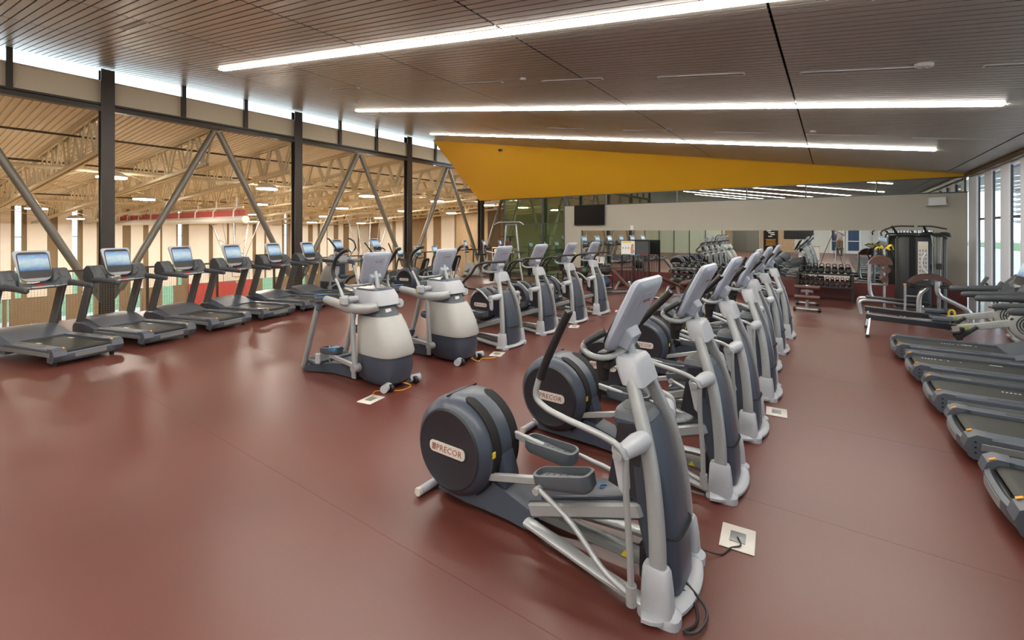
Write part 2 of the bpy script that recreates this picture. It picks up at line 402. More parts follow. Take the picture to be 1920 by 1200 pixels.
# right window wall
mb = MB(); mbd = MB(); wn = 4
for k in range(26):
    yc = 15.12-1.22*k
    mb.box((XR+0.04, yc-0.61, 1.68), (0.06, 0.57, 3.36), ch=0.008)
    for s in (-1, 1): mbd.box((XR+0.05, yc+s*0.318, 1.68), (0.035, 0.025, 3.3))
    mbd.box((XR+0.05, yc, 2.27), (0.04, 0.66, 0.05)); mbd.box((XR+0.05, yc, 0.04), (0.04, 0.66, 0.06))
mb.box((XR+0.04, 15.9, 1.68), (0.06, 0.76, 3.36), ch=0.008)
mb.box((XR+0.08, 0, 3.36), (0.10, 32.4, 0.12))
struct('wall_right', mb, 'mullion_white', 'white mullion panels of the right window wall')
mbg = MB(); mbg.box((XR+0.05, -0.2, 1.68), (0.010, 31.6, 3.26))
struct('window_4', mbg, 'clear_glass', 'tall clear glazing of the right window wall')
struct('trim_4', mbd, 'mullion_dark', 'dark window frames and transoms on the right')
mb = MB(); mb.box((XR-0.03, 0, 3.40), (0.10, 32.4, 0.09))
struct('trim_5', mb, 'rail_bronze', 'brown trim where ceiling meets the window wall')
# back wall (seen in the mirror)
mb = MB(); mb.box(((XL+XR)/2, YB-0.1, 3.0), (XR-XL+0.6, 0.2, 6.2))
struct('wall_back', mb, 'wall_white', 'white wall at the far back of the room')
mb = MB(); mb.box((-8.9, YB+0.02, 1.35), (1.6, 0.05, 2.7)); mb.box((-5.4, YB+0.02, 1.35), (5.2, 0.04, 2.7))
struct('trim_6', mb, 'wood_tan', 'tan wall surround by the elevator')
e = thing('elevator_door', 'brushed steel elevator doors on the back wall, seen in the mirror', 'elevator', (-6.8, YB+0.05, 0))
mb = MB(); 
for s in (-1, 1): mb.box((s*0.56, 0.02, 1.07), (1.1, 0.04, 2.14), ch=0.005)
mb.build('door_panel', 'elevator_steel', e)
mb = MB(); mb.box((-1.2, 0.03, 1.1), (0.1, 0.07, 2.2)); mb.box((1.2, 0.03, 1.1), (0.1, 0.07, 2.2)); mb.box((0, 0.03, 2.22), (2.5, 0.07, 0.1)); mb.build('door_frame', 'frame_silver', e)
e = thing('wall_poster', 'tall black poster with white and orange lines on the back wall', 'poster', (-4.7, YB+0.05, 1.3))
mb = MB(); mb.box((0, 0.01, 0), (1.2, 0.02, 2.4)); mb.build('board', 'tv_black', e)
mb = MB()
for i, (x, wd) in enumerate(((-.15, .3), (.05, .5), (.15, .35), (-.05, .3))): mb.box((x, 0.024, 0.65-i*0.17), (wd, 0.006, 0.09), ch=0.002)
mb.build('white_strokes', 'white_mark', e)
mb = MB()
for i in range(5): mb.box((0, 0.024, -0.15-i*0.13), (0.85-0.1*(i % 2), 0.006, 0.05), ch=0.002)
mb.build('orange_strokes', 'orange_mark', e)
mb = MB(); mb.box((-2.5, YB+0.035, 1.75), (2.3, 0.06, 1.1)); wb = mb.build('notice_board', 'tv_black', flat=True); tag(wb, 'wide dark board on the back wall seen in the mirror', 'board')
for k, x in enumerate((0.35, 1.5)):
    e = thing('double_door_leaf', ('left' if k == 0 else 'right')+' white framed glass door leaf on the back wall', 'door', (x, YB+0.05, 0))
    mb = MB()
    for s in (-1, 1): mb.box((s*0.46, 0.03, 1.1), (0.16, 0.05, 2.2), ch=0.005)
    for z, h in ((0.12, 0.24), (2.13, 0.14), (1.05, 0.10)): mb.box((0, 0.03, z), (0.8, 0.045, h))
    mb.build('door_frame', 'white_plastic', e)
    mb = MB(); mb.box((0, 0.02, 1.1), (0.78, 0.02, 2.0)); mb.build('door_glass', 'ball_blue', e)
    mb = MB(); mb.tube([(-0.4, 0.10, 1.02), (0.4, 0.10, 1.02)], 0.02); mb.box((-.38, .08, 1.02), (.05, .06, .06)); mb.box((.38, .08, 1.02), (.05, .06, .06)); mb.build('push_bar', 'frame_silver', e)
# left side: glazed corridor wall behind the camera, seen in the mirror
mb = MB(); mb.box((-10.9, -9.0, 1.7), (7.0, 0.06, 3.4)); struct('wall_left_rear', mb, 'green_glass_wall', 'pale green glass wall toward the back left')
mb = MB()
for i in range(6): mb.box((-14.2+i*1.32, -8.95, 1.7), (0.06, 0.05, 3.4))
struct('trim_7', mb, 'mullion_dark', 'dark frames on the pale green glass wall')
mb = MB(); mb.box((XL, -14.1, 3.0), (0.2, 5.0, 6.2)); struct('wall_left', mb, 'wall_white', 'white side wall behind the camera on the left')

# ================================================================== TRUSS WALL (left)
colY = [3.38+4.86*k for k in range(-3, 4)]
e = None
mb = MB(); mb.box((XL, (colY[0]+22)/2, 4.97), (0.2, 22-colY[0], 0.03)); mb.box((XL, (colY[0]+22)/2, 5.07), (0.2, 22-colY[0], 0.03)); mb.box((XL, (colY[0]+22)/2, 5.02), (0.03, 22-colY[0], 0.2))
mb.box((XL, (colY[0]+22)/2, 4.97), (0.22, 22-colY[0], 0.09))
bm_ = mb.build('steel_beam', 'dark_brown_steel', flat=True); tag(bm_, 'long dark brown horizontal steel beam above the left truss', 'beam')
colO = None
for k, y in enumerate(colY):
    lab = 'dark brown steel column of the left truss, ' + ('behind the camera' if y < 0 else ['nearest to the camera', 'second from the camera', 'third from the camera', 'beside the glass corner'][k-3])
    h = zc(XL)-0.0
    if colO is None or True:
        t = thing('steel_column', lab, 'column', (XL, y, 0), 0, 'steel columns of the left truss')
        mb = MB(); mb.box((0.10, 0, h/2-.3), (0.03, 0.26, h+.5)); mb.box((-0.10, 0, h/2-.3), (0.03, 0.26, h+.5)); mb.box((0, 0, h/2-.3), (0.19, 0.03, h+.5)); mb.build('shaft', 'dark_brown_steel', t, flat=True)
        mb = MB()
        for s in (-1, 1): mb.rings([[(0.02*q, s*a, z) for a, z in ((0.1, 0.2), (0.42, 0.72), (0.34, 0.86), (0.1, 0.7))] for q in (-1, 1)])
        mb.build('gusset_plate', 'brace_steel', t, flat=True)

for k in range(len(colY)):
    for s in (-1, 1):
        y0 = colY[k]; y1 = y0+s*2.43
        if y1 > 21 or y1 < -10: continue
        mb = MB(); mb.tube([(XL, y0+s*0.25, 0.52), (XL, y1-s*0.06, 4.86)], 0.085, n=14)
        bay = ['', '', 'behind the camera', 'nearest', 'second', 'third', 'farthest'][k]
        b = mb.build('diagonal_brace', 'brace_steel'); tag(b, ('round steel brace leaning %s from the %s left column' % ('away' if s > 0 else 'toward the camera', bay)) if k > 2 else 'round steel brace behind the camera, leaning %s the %s column from the back' % (('away from', 'back over')[s < 0], ORD[k]), 'brace', 'diagonal braces of the left truss')
# clerestory posts
n = 0

for k in range(len(colY)-1):
    for f in (1, 2):
        y = colY[k]+1.62*f
        mb = MB(); mb.box((XL, y, (5.05+zc(XL))/2), (0.10, 0.10, zc(XL)-5.05))
        b = mb.build('clerestory_post', 'dark_brown_steel', flat=True)
        tag(b, ('short dark post in the left clerestory, %s from the camera' % ORD[n]) if y > 0 else 'short dark clerestory post behind the camera, %s from the back' % ORD[k*2+f-1], 'post', 'clerestory posts'); n += (y > 0)
mb = MB(); mb.box((XL-0.08, 3.0, 5.37), (0.06, 38, 0.60))
struct('trim_8', mb, 'fascia_tan', 'tan fascia band under the clerestory glass')
mb = MB(); mb.box((XL-0.03, 3.0, 5.12), (0.06, 38, 0.03)); mb.box((XL-0.03, 3.0, 5.66), (0.06, 38, 0.03))
struct('trim_9', mb, 'fascia_tan', 'thin tan ledges of the fascia band')
mb = MB(); mb.box((XL-0.06, 2, 5.86), (0.012, 36, 0.40)); struct('window_5', mb, 'clear_glass', 'clerestory glass under the ceiling on the left')
# guard rail
nb = 0
ys = []
y = -4.0
while y < 21.9: ys.append(y); y += 1.62
for i in range(len(ys)-1):
    y0, y1 = ys[i], ys[i+1]
    t = thing('guard_rail', ('guard rail panel with wire mesh, %s along the left edge from the camera' % ORD[i]) , 'railing', (XL+0.22, y0, 0), 0, 'guard rail panels along the open left edge')
    mb = MB(); mb.box((0, (y1-y0)/2, 1.06), (0.07, y1-y0-.004, 0.045)); mb.build('top_rail', 'rail_bronze', t)
    mb = MB(); mb.box((0, 0.03, 0.40), (0.06, 0.05, 1.30)); mb.box((0.19, 0.03, -0.20), (0.38, 0.05, 0.06)); mb.build('post', 'rail_bronze', t, flat=True)
    mb = MB(); mb.box((0, (y1-y0)/2, -0.16), (0.03, y1-y0-.004, 0.03)); mb.build('bottom_rail', 'rail_bronze', t, flat=True)
    mb = MB()
    if y1 > 0:
        q = 0.05
        while q < y1-y0-0.02: mb.box((0, q, 0.44), (0.004, 0.0045, 1.18)); q += 0.05
        q = -0.12
        while q < 1.03: mb.box((0, (y1-y0)/2, q), (0.004, y1-y0-0.04, 0.0045)); q += 0.05
    else: mb.box((0, (y1-y0)/2, 0.44), (0.004, y1-y0-0.04, 0.02))
    mb.build('wire_mesh', 'mesh_steel', t, flat=True)

# ================================================================== GYM BEYOND (one storey lower)
GX, GY, GF = -40.0, 30.4, -4.3
def gz(x): return 5.02-0.06*(XL-x)
st = [(4.46,'p'),(4.88,'b'),(5.05,'w'),(5.34,'b'),(5.54,'p'),(6.41,'b'),(6.89,'p'),(7.55,'w'),(7.85,'b'),(8.06,'p'),(8.74,'b'),(9.4,'p'),(10.08,'b'),(10.54,'p'),(11.23,'b'),(11.54,'p'),(12.23,'b'),(12.36,'p'),(13.22,'b'),(13.35,'w'),(13.66,'b'),(14.04,'p'),(15.38,'b'),(15.68,'p'),(16.69,'b'),(16.84,'p'),(17.17,'b'),(17.33,'p'),(18.67,'b'),(18.97,'p'),(19.64,'b'),(19.82,'p'),(21.17,'b'),(21.41,'w'),(21.75,'b'),(21.99,'p'),(23.63,'b'),(24.11,'p'),(24.59,'b'),(24.87,'p'),(25.54,'b'),(25.65,'p'),(26.29,'b'),(26.82,'p'),(27.36,'b'),(28.03,'p'),(29.04,'b'),(29.3,'p'),(30.4,'b')]
pre = []; y = -20.0; cyc = [('p', 1.3), ('b', .5), ('w', .3), ('b', .4), ('p', 1.0), ('b', .9)]; i = 0
while y < 4.3: pre.append((y, cyc[i % 6][0])); y += cyc[i % 6][1]; i += 1
st = pre+st
TOP = 3.6; LOW = -2.1
wins = []; mbr = MB(); pal = MB()
for (y0, t_), (y1, _) in zip(st, st[1:]):
    if t_ == 'w': wins.append((y0, y1))
    if t_ == 'p': pal.box((GX+0.02, (y0+y1)/2, (TOP+LOW)/2), (0.06, y1-y0, TOP-LOW))
low = [(-6, -5.4), (-3, -2.2), (0.4, 1.2), (2.6, 3.2), (4.2, 4.56), (4.73, 4.84), (6.86, 7.3), (8.01, 8.64), (9.51, 9.96), (10.51, 11.14), (12.36, 13.12), (19.5, 20.51), (20.79, 21.07), (22.95, 23.52), (24.05, 24.38)]
def wall_with_gaps(mb, z0, z1, gaps, ya, yb, d=0.3):
    y = ya
    for a, b in gaps:
        mb.box((GX-d/2, (y+a)/2, (z0+z1)/2), (d, a-y, z1-z0)); y = b
    mb.box((GX-d/2, (y+yb)/2, (z0+z1)/2), (d, yb-y, z1-z0))
wall_with_gaps(mbr, LOW, TOP, wins, -20, GY)
wall_with_gaps(mbr, GF+0.2, LOW, low, -20, GY)
mbr.box((GX-0.15, 5.2, (TOP+4.2)/2), (0.3, 50.4, 4.2-TOP)); mbr.box((GX-0.15, 5.2, GF+.05), (0.3, 50.4, 0.3))
struct('wall_gym', mbr, 'gym_brown', 'tan brick far wall of the gymnasium')
struct('trim_10', pal, 'gym_white', 'cream acoustic panels on the far gym wall')
g = MB()
for a, b in wins: g.box((GX-0.1, (a+b)/2, (TOP+LOW)/2), (0.012, b-a, TOP-LOW))
for a, b in low: g.box((GX-0.1, (a+b)/2, (GF+.2+LOW)/2), (0.012, b-a, LOW-GF-.2))
struct('window_6', g, 'clear_glass', 'narrow slot windows of the far gym wall')
g = MB()
for a, b in wins:
    for z in (1.6, -0.2): g.box((GX-0.08, (a+b)/2, z), (0.05, b-a, 0.05))
struct('trim_11', g, 'mullion_dark', 'thin bars in the slot windows')
mb = MB(); mb.box((GX+0.06, (14.0+18.88)/2, (LOW+GF)/2), (0.12, 4.9, LOW-GF))
tag(mb.build('wall_padding', 'gym_red', flat=True), 'red wall padding low on the far gym wall', 'padding')
# wall at y = GY
mb = MB(); mb.box(((GX-11.9)/2, GY+0.15, 0), (28.1, 0.3, 8.8)); mb.box((-24.3, GY-0.8, 0), (3.4, 1.9, 8.6))
struct('wall_gym_end', mb, 'gym_brown', 'tan brick end wall of the gymnasium')
mb = MB()
for a, b in ((-38.06, -36.16), (-35.6, -34.58), (-31.24, -30.4), (-29.37, -27.73), (-27.34, -26.46)): mb.box(((a+b)/2, GY-0.03, 0.95), (b-a, 0.06, 5.9))
struct('trim_12', mb, 'gym_white', 'pale panels on the gym end wall')
mb = MB(); mb.box((-27, -20.1, 0), (26, 0.2, 9)); struct('wall_gym_back', mb, 'gym_cream', 'gym wall behind the camera')
mb = MB(); mb.box((-27.2, 5.2, GF-0.05), (26, 50.6, 0.1)); struct('floor_gym', mb, 'gym_floor', 'wooden gymnasium floor')
mb = MB(); mb.box((FE-0.1, 5.0, -2.35), (0.2, 50, 4.1)); struct('wall_under_edge', mb, 'gym_cream', 'gym wall below the exercise room')
# roof deck with ribs
mb = MB(); y = -20.0; prof = []
while y < GY+.2:
    prof += [(y, 0), (y+0.10, 0), (y+0.11, 0.03), (y+0.14, 0.03)]; y += 0.15
A = [mb.bm.verts.new((GX-.3, p[0], gz(GX-.3)+p[1])) for p in prof]; B = [mb.bm.verts.new((XL-.05, p[0], gz(XL)+p[1])) for p in prof]
for j in range(len(prof)-1): mb._f([A[j], B[j], B[j+1], A[j+1]])
struct('ceiling_gym', mb, 'gym_cream', 'ribbed cream roof deck of the gymnasium')
mb = MB(); mb.rings([[(x, yy, gz(x)+dz) for x, dz in ((GX-.3, .07), (XL-.1, .07), (XL-.1, .25), (GX-.3, .25))] for yy in (-20.2, GY+.3)])
struct('ceiling_gym_top', mb, 'gym_cream', 'top of the gymnasium roof')
# roof trusses
def truss(y, lab, first=[None]):
    if first[0] is not None: return dup(first[0], lab, (XL, y, 0))
    t = thing('roof_truss', lab, 'truss', (XL, y, 0), 0, 'gymnasium roof trusses')
    L = 25.3; D = 1.0
    for s in (-1, 1):
        pass
    mb = MB()
    for s in (-1, 1): mb.bar((-0.1, s*0.07, 4.98), (-L, s*0.07, 4.98-0.06*L), 0.05, 0.12)
    mb.build('top_chord', 'gym_truss', t, flat=True)
    mb = MB()
    for s in (-1, 1): mb.bar((-0.6, s*0.07, 4.98-D), (-L, s*0.07, 4.98-D-0.06*L), 0.06, 0.09)
    mb.build('bottom_chord', 'gym_truss', t, flat=True)
    x = 0.3; i = 0; st_ = 1.05
    while x < L-1.3:
        zt = 4.95-0.06*x; 
        for a, b in (((-x, zt), (-(x+st_*0.5), zt-D)), ((-(x+st_*0.5), zt-D), (-(x+st_*1.0), zt)),):
            mb = MB()
            for s in (-1, 1): mb.bar((a[0], s*0.05, a[1]), (b[0], s*0.05, b[1]), 0.035, 0.075)
            mb.build('web_member', 'gym_truss', t, flat=True)
        x += st_*1.35; i += 1
    first[0] = t
    return t
k = 0; y = 3.38-2.43*2; ix = 0
while y < 29.5:
    truss(y, 'tan steel roof truss over the gym, %s from the camera side' % ORD[ix]); y += 2.43; ix += 1
# sprinkler pipes and duct lines along y
for k, (x, z, r, m) in enumerate(((-17.2, 4.62, 0.03, 'dark_brown_steel'), (-21.5, 4.30, 0.035, 'dark_brown_steel'), (-26.5, 4.05, 0.03, 'gym_truss'), (-31.0, 3.75, 0.035, 'dark_brown_steel'), (-36.0, 3.45, 0.03, 'gym_truss'), (-19.4, 3.92, 0.06, 'gym_truss'), (-28.5, 3.35, 0.06, 'gym_truss'))):
    mb = MB(); mb.tube([(x, -8, z), (x, 30, z)], r, n=8)
    tag(mb.build('ceiling_pipe', m), 'long straight %s pipe under the gym roof, %s from the left truss wall' % ('dark' if m[0] == 'd' else 'tan', ORD[k]), 'pipe')
# cross bracing rods between trusses
mb = MB()
for x in (-20, -26, -32, -37):
    for j in range(11):
        y0 = 3.38+2.43*j; mb.tube([(x, y0, gz(x)-0.1), (x, y0+2.43, gz(x)-1.0)], 0.02, n=6); mb.tube([(x, y0, gz(x)-1.0), (x, y0+2.43, gz(x)-0.1)], 0.02, n=6)
struct('trim_13', mb, 'gym_truss', 'cross bracing rods between the roof trusses')
# high bay lamps
lamp0 = None; n = 0
for i, x in enumerate((-18.9, -24.6, -30.3, -36.0)):
    for j in range(7):
        y = -1.0+4.9*j + (2.45 if i % 2 else 0.0)+0.6
        if y > 29 or (i and abs(y-9.8) < 1.0): continue
        z = gz(x)-1.05
        lab = 'round hanging gym lamp, %s row past the truss, %s from the camera side' % (['nearest', 'second', 'third', 'farthest'][i], ORD[j])
        if lamp0 is None:
            t = thing('high_bay_lamp', lab, 'lamp', (x, y, z), 0, 'hanging disc lamps in the gymnasium')
            mb = MB(); mb.lathe([(0.0, 0.0), (0.38, 0.0), (0.36, 0.03), (0.0, 0.035)], T(0, 0, -0.035), 24); mb.build('lens', 'lamp_warm', t)
            mb = MB(); mb.lathe([(0.39, 0.0), (0.40, 0.03), (0.30, 0.12), (0.10, 0.2), (0.0, 0.22)], T(0, 0, 0), 24); mb.build('housing', 'white_plastic', t)
            mb = MB(); mb.tube([(0, 0, 0.2), (0, 0, 1.05)], 0.008, n=6); mb.build('rod', 'frame_silver', t)
            lamp0 = t
        else: dup(lamp0, lab, (x, y, z))
# rolled divider curtain: cream box with red top
t = thing('divider_curtain', 'rolled up red and cream gym divider curtain hanging under the trusses', 'curtain', (0, 9.8, 0))
mb = MB(); mb.tube([(-21.6, 0, 2.50), (-39.6, 0, 2.50)], 0.17, n=14); mb.build('roll', 'white_plastic', t)
mb = MB(); mb.box((-30.6, 0, 2.80), (18, 0.05, 0.28)); mb.build('red_fabric', 'gym_red', t)
mb = MB(); mb.tube([(-21.6, -0.1, 3.05), (-39.6, -0.1, 3.05)], 0.04, n=8); mb.build('pipe', 'white_plastic', t)
for i in range(9):
    x = -22.2-2.1*i; mb = MB(); mb.tube([(x, -0.12, gz(x)-1.0), (x, -0.12, 3.05), (x-0.12, -0.2, 2.9), (x-0.12, -0.22, 2.6)], 0.035, n=8); mb.build('hanger', 'white_plastic', t)
# basketball backstops
def backstop(x, y, lab, rz=0):
    t = thing('basketball_backstop', lab, 'basketball hoop', (x, y, 0), rz)
    mb = MB(); mb.box((0, 0, -1.25), (0.04, 1.8, 1.05)); mb.build('backboard', 'white_plastic', t, flat=True)
    mb = MB()
    for a, b in (((.03, -.3, -1.45), (.03, .3, -1.45)), ((.03, -.3, -1.0), (.03, .3, -1.0)), ((.03, -.3, -1.45), (.03, -.3, -1.0)), ((.03, .3, -1.45), (.03, .3, -1.0)), ((.03, -.9, -1.76), (.03, .9, -1.76)), ((.03, -.9, -.74), (.03, .9, -.74)), ((.03, -.9, -1.76), (.03, -.9, -.74)), ((.03, .9, -1.76), (.03, .9, -.74))): mb.bar(a, b, 0.02, 0.05)
    mb.build('backboard_lines', 'brace_steel', t, flat=True)
    mb = MB(); mb.tube([(0.3+0.23*math.cos(2*PI*i/20), 0.23*math.sin(2*PI*i/20), -1.5) for i in range(20)], 0.012, n=6, closed=True); mb.box((0.05, 0, -1.5), (0.06, 0.12, 0.1)); mb.build('rim', 'orange_mark', t)
    mb = MB()
    for i in range(12):
        a = 2*PI*i/12; mb.tube([(0.3+0.22*math.cos(a), 0.22*math.sin(a), -1.5), (0.3+0.12*math.cos(a+.3), 0.12*math.sin(a+.3), -1.92)], 0.006, n=4)
    mb.build('net', 'white_mark', t)
    for s in (-1, 1):
        mb = MB(); mb.tube([(-0.05, s*0.35, -1.2), (-1.0, s*1.3, gz(x)-1.1)], 0.045, n=8); mb.tube([(-0.05, s*0.35, -0.9), (0.4, s*0.9, 1.2), (0.8, s*1.3, gz(x)-1.0)], 0.03, n=8); mb.build('mast', 'frame_silver', t)
    mb = MB(); mb.tube([(-0.3, -0.6, 0.2), (-0.6, 0.95, 1.3)], 0.025, n=6); mb.tube([(-0.3, 0.6, 0.2), (-0.6, -0.95, 1.3)], 0.025, n=6); mb.tube([(-.1, 0, -1.0), (-.5, 0, gz(x)-1.0)], .05, n=8); mb.build('cross_brace', 'frame_silver', t)
    return t
backstop(-36.5, 15.9, 'white framed basketball backstop hanging before the far gym wall')
backstop(-29.0, 22.0, 'white framed basketball backstop hanging farther right in the gym', -60)
t = thing('scoreboard', 'black scoreboard box on the far gym wall behind the treadmill screens', 'scoreboard', (GX+0.1, 19.9, -0.7))
mb = MB(); mb.box((0, 0, 0), (0.15, 2.0, 1.3), ch=.02); mb.build('case', 'tv_black', t)
mb = MB()
for y_, z_ in ((-.6, .3), (.6, .3), (0, .3), (-.6, -.3), (.6, -.3)): mb.box((0.08, y_, z_), (0.01, 0.42, 0.14))
mb.build('panel_marks', 'white_mark', t)
# corridor past the column: brown wall with doors
mb = MB(); mb.box((-12.6, 22.4, 2.2), (5.5, 0.2, 4.6)); struct('wall_corridor', mb, 'gym_brown', 'brown brick wall at the end of the corridor')
mb = MB(); mb.box((-15.2, 26.0, 2.2), (0.2, 7, 4.6)); struct('wall_corridor_side', mb, 'gym_brown', 'brown brick corner wall past the truss')
mb = MB(); mb.box((-13.0, 22.26, 2.85), (1.6, 0.06, 0.9)); struct('trim_14', mb, 'maroon_band', 'dark red panel above the corridor doors')
e = thing('corridor_door', 'pale narrow door under the dark red panel in the corridor', 'door', (-13.0, 22.25, 0))
mb = MB(); mb.box((0, 0, 1.15), (1.1, 0.05, 2.3)); mb.build('leaf', 'gym_white', e)
mb = MB(); mb.box((-.6, 0, 1.2), (.07, .08, 2.4)); mb.box((.6, 0, 1.2), (.07, .08, 2.4)); mb.box((0, 0, 2.36), (1.27, .08, .07)); mb.build('frame', 'frame_silver', e)
mb = MB(); mb.box((.4, -.05, 1.05), (.12, .05, .03)); mb.build('handle', 'chrome', e)
mb = MB(); mb.box((-16.9, 24.5, 0.3), (3.9, 0.25, 1.1)); tag(mb.build('half_wall', 'gym_cream', flat=True), 'low cream half wall past the guard rail in the gym corner', 'wall')
mb = MB(); mb.box((-13.0, 22.6, 0.5), (2.8, 0.25, 1.0)); 
mb.bm.free()

# ================================================================== OUTSIDE
mb = MB(); mb.box((60, 0, -0.45), (114, 300, 0.3)); o = mb.build('gravel_ground', 'gravel', flat=True); o['kind'] = 'structure'; o['label'] = 'pale gravel ground outside the right windows'
mb = MB(); mb.box((22, 20, -0.29), (10, 200, 0.06)); o = mb.build('grass_strip', 'grass', flat=True); o['kind'] = 'stuff'; o['label'] = 'green grass strip outside the right windows'; o['category'] = 'grass'
mb = MB(); mb.box((48, 30, -0.28), (24, 240, 0.06)); o = mb.build('parking_lot', 'asphalt', flat=True); o['kind'] = 'structure'; o['label'] = 'grey parking lot far outside'
mb = MB(); mb.box((-75, 0, -4.75), (70, 300, 0.3)); o = mb.build('lawn', 'grass', flat=True); o['kind'] = 'stuff'; o['label'] = 'green lawn outside the far gym windows'; o['category'] = 'grass'
mb = MB(); mb.box((-44.5, 0, -4.57), (7, 120, 0.08)); o = mb.build('gravel_path', 'gravel', flat=True); o['kind'] = 'structure'; o['label'] = 'pale path outside the gym windows'
# sunshade louvers outside the right windows
t = thing('sun_shade', 'grey horizontal louver sunshade outside the right windows', 'sunshade', (0, 0, 0))
mb = MB(); mb.box((4.45, 5, 3.45), (2.3, 36, 0.12)); mb.build('soffit', 'louver', t)
for i in range(7):
    mb = MB(); mb.box((5.2, 5, 2.30+i*0.17), (0.14, 36, 0.05), Matrix.Rotation(R(25), 3, 'Y')); mb.build('louver_blade', 'louver', t)
for i in range(8):
    mb = MB(); mb.box((5.2, 18.6-3.66*i, 2.8), (0.08, 0.12, 1.3)); mb.build('bracket', 'louver', t)
for i in range(6):
    y = 22+9*i
    x = 46
    t_lab = 'parked car far outside the right windows, %s from the left' % ORD[i]
    if i == 0:
        t = thing('parked_car', t_lab, 'car', (x, y, -0.25), 10, 'cars parked far outside')
        mb = MB(); mb.shell([(0, 0, 0.25, 2.1, 0.85), (0, 0, 0.6, 2.2, 0.9), (0, 0, 0.85, 2.1, 0.86)], 20, 5); mb.shell([(-.1, 0, 0.85, 1.4, 0.8), (-.1, 0, 1.4, 0.9, 0.65)], 20, 5); mb.build('body', 'asphalt', t)
        for sx in (-1.3, 1.3):
            for sy in (-.8, .8):
                mb = MB(); mb.lathe([(0, -.1), (.32, -.1), (.32, .1), (0, .1)], T(sx, sy, .32, 90), 16); mb.build('wheel', 'iron_black', t)
        c0 = t
    else: dup(c0, t_lab, (x, y, -0.25), 10)

# ================================================================== CEILING FIXTURES
def on_ceiling(x): return zc(x)
ang = math.degrees(math.atan(0.1451))
def strip(y, x0, x1, lab):
    xm = (x0+x1)/2; L = (x1-x0)/math.cos(R(ang))
    t = thing('linear_light', lab, 'ceiling light', (xm, y, zc(xm)), 0, 'long linear ceiling lights')
    M3 = Matrix.Rotation(R(ang), 3, 'Y')
    mb = MB(); mb.box(M3@Vector((0, 0, -0.004)), (L, 0.105, 0.026), M3); mb.build('lens', 'lamp_white', t, flat=True)
    mb = MB()
    for s in (-1, 1): mb.box(M3@Vector((0, s*0.062, 0.01)), (L+0.04, 0.018, 0.02), M3); mb.box(M3@Vector((s*(L/2+.008), 0, 0.01)), (0.016, 0.12, 0.02), M3)
    mb.build('trim_frame', 'frame_silver', t, flat=True)
    return t
for y, x0, x1, lab in ((4.28, -10.5, 1.9, 'long glowing ceiling strip light nearest the camera'), (8.3, -11.45, 1.78, 'long glowing ceiling strip light in the middle'), (12.35, -12.5, 1.7, 'long glowing ceiling strip light nearest the yellow wall'),
                       (0.25, -10.5, 1.9, 'long ceiling strip light just behind the camera'), (-3.8, -10.5, 1.9, 'second long ceiling strip light behind the camera'), (-7.9, -10.5, 1.9, 'third long ceiling strip light behind the camera'), (-12.0, -10.5, 1.9, 'last long ceiling strip light by the back wall')):
    strip(y, x0, x1, lab)
for k_, (x_, y_) in enumerate(((-10.3, 18.6), (-6.5, 19.4))):  # added strips, put in only to make the room behind the glass lighter
    t = thing('linear_light', 'short strip light added to brighten the room behind the %s glass' % ('green corner', 'upper')[k_], 'ceiling light', (x_, y_, 3.88))
    mb = MB(); mb.box((0, 0, -.02), (2.2, .12, .03)); mb.build('lens', 'lamp_white', t, flat=True)
    mb = MB(); mb.box((0, 0, .005), (2.26, .16, .02)); mb.build('housing', 'frame_silver', t, flat=True)
vn = [(-5.55, -4.58, 6.2), (-3.85, -2.8, 6.3), (-2.0, -0.91, 6.4), (-0.32, 0.8, 6.5), (1.26, 2.3, 6.55), (-9.3, -8.3, 6.05), (-9.2, -8.2, 2.33), (-2.12, -1.02, 10.75), (-0.42, 0.72, 10.8), (1.19, 2.26, 10.95), (-4.2, -3.2, 10.7), (-6.3, -5.2, 10.6)]
wh = ['third row, under the dark seam', 'first row, centre left', 'first row, centre', 'first row, right of the dark seam', 'first row, far right', 'first row, far left', 'above the left treadmills', 'second row, centre', 'second row, right of the dark seam', 'second row, far right', 'second row, centre left', 'second row, far left']
for k, (x0, x1, y) in enumerate(vn):
    xm = (x0+x1)/2; L = x1-x0
    M3 = Matrix.Rotation(R(ang), 3, 'Y')
    t = thing('slot_diffuser', 'thin linear air slot in the ceiling, %s' % wh[k], 'air vent', (xm, y, zc(xm)-0.002), 0, 'slot diffusers in the ceiling')
    mb = MB()
    for s in (-1, 1): mb.box((0, s*0.035, -0.004), (L, 0.014, 0.012), M3); mb.box(M3@Vector((s*L/2, 0, -0.004)), (0.014, 0.084, 0.012), M3)
    mb.build('frame', 'white_plastic', t, flat=True)
    mb = MB(); mb.box((0, 0, 0.002), (L, 0.055, 0.008), M3); mb.build('slot', 'post_grey', t, flat=True)
for k, (x, y, r, lab) in enumerate(((-9.82, 7.1, 0.09, 'round smoke detector on the ceiling near the left clerestory'), (0.79, 6.39, 0.08, 'small round white ceiling disc above the right slot'), (-4.06, 6.06, 0.05, 'small round ceiling sensor by the first row of slots'), (-3.0, 10.4, 0.07, 'small round ceiling speaker before the yellow wall'), (-0.3, 10.4, 0.06, 'small round ceiling disc right of the dark seam'))):
    t = thing('smoke_detector', lab, 'detector', (x, y, zc(x)-0.002))
    M3 = Matrix.Rotation(R(ang), 4, 'Y') @ Matrix.Rotation(PI, 4, 'X')
    mb = MB(); mb.lathe([(0, 0), (r, 0), (r, .015), (r*.8, .03), (0, .035)], M3, 20); mb.build('body', 'white_plastic', t)
    mb = MB(); mb.lathe([(0, .034), (r*.3, .034), (r*.25, .042), (0, .044)], M3, 12); mb.build('sensor', 'louver', t)
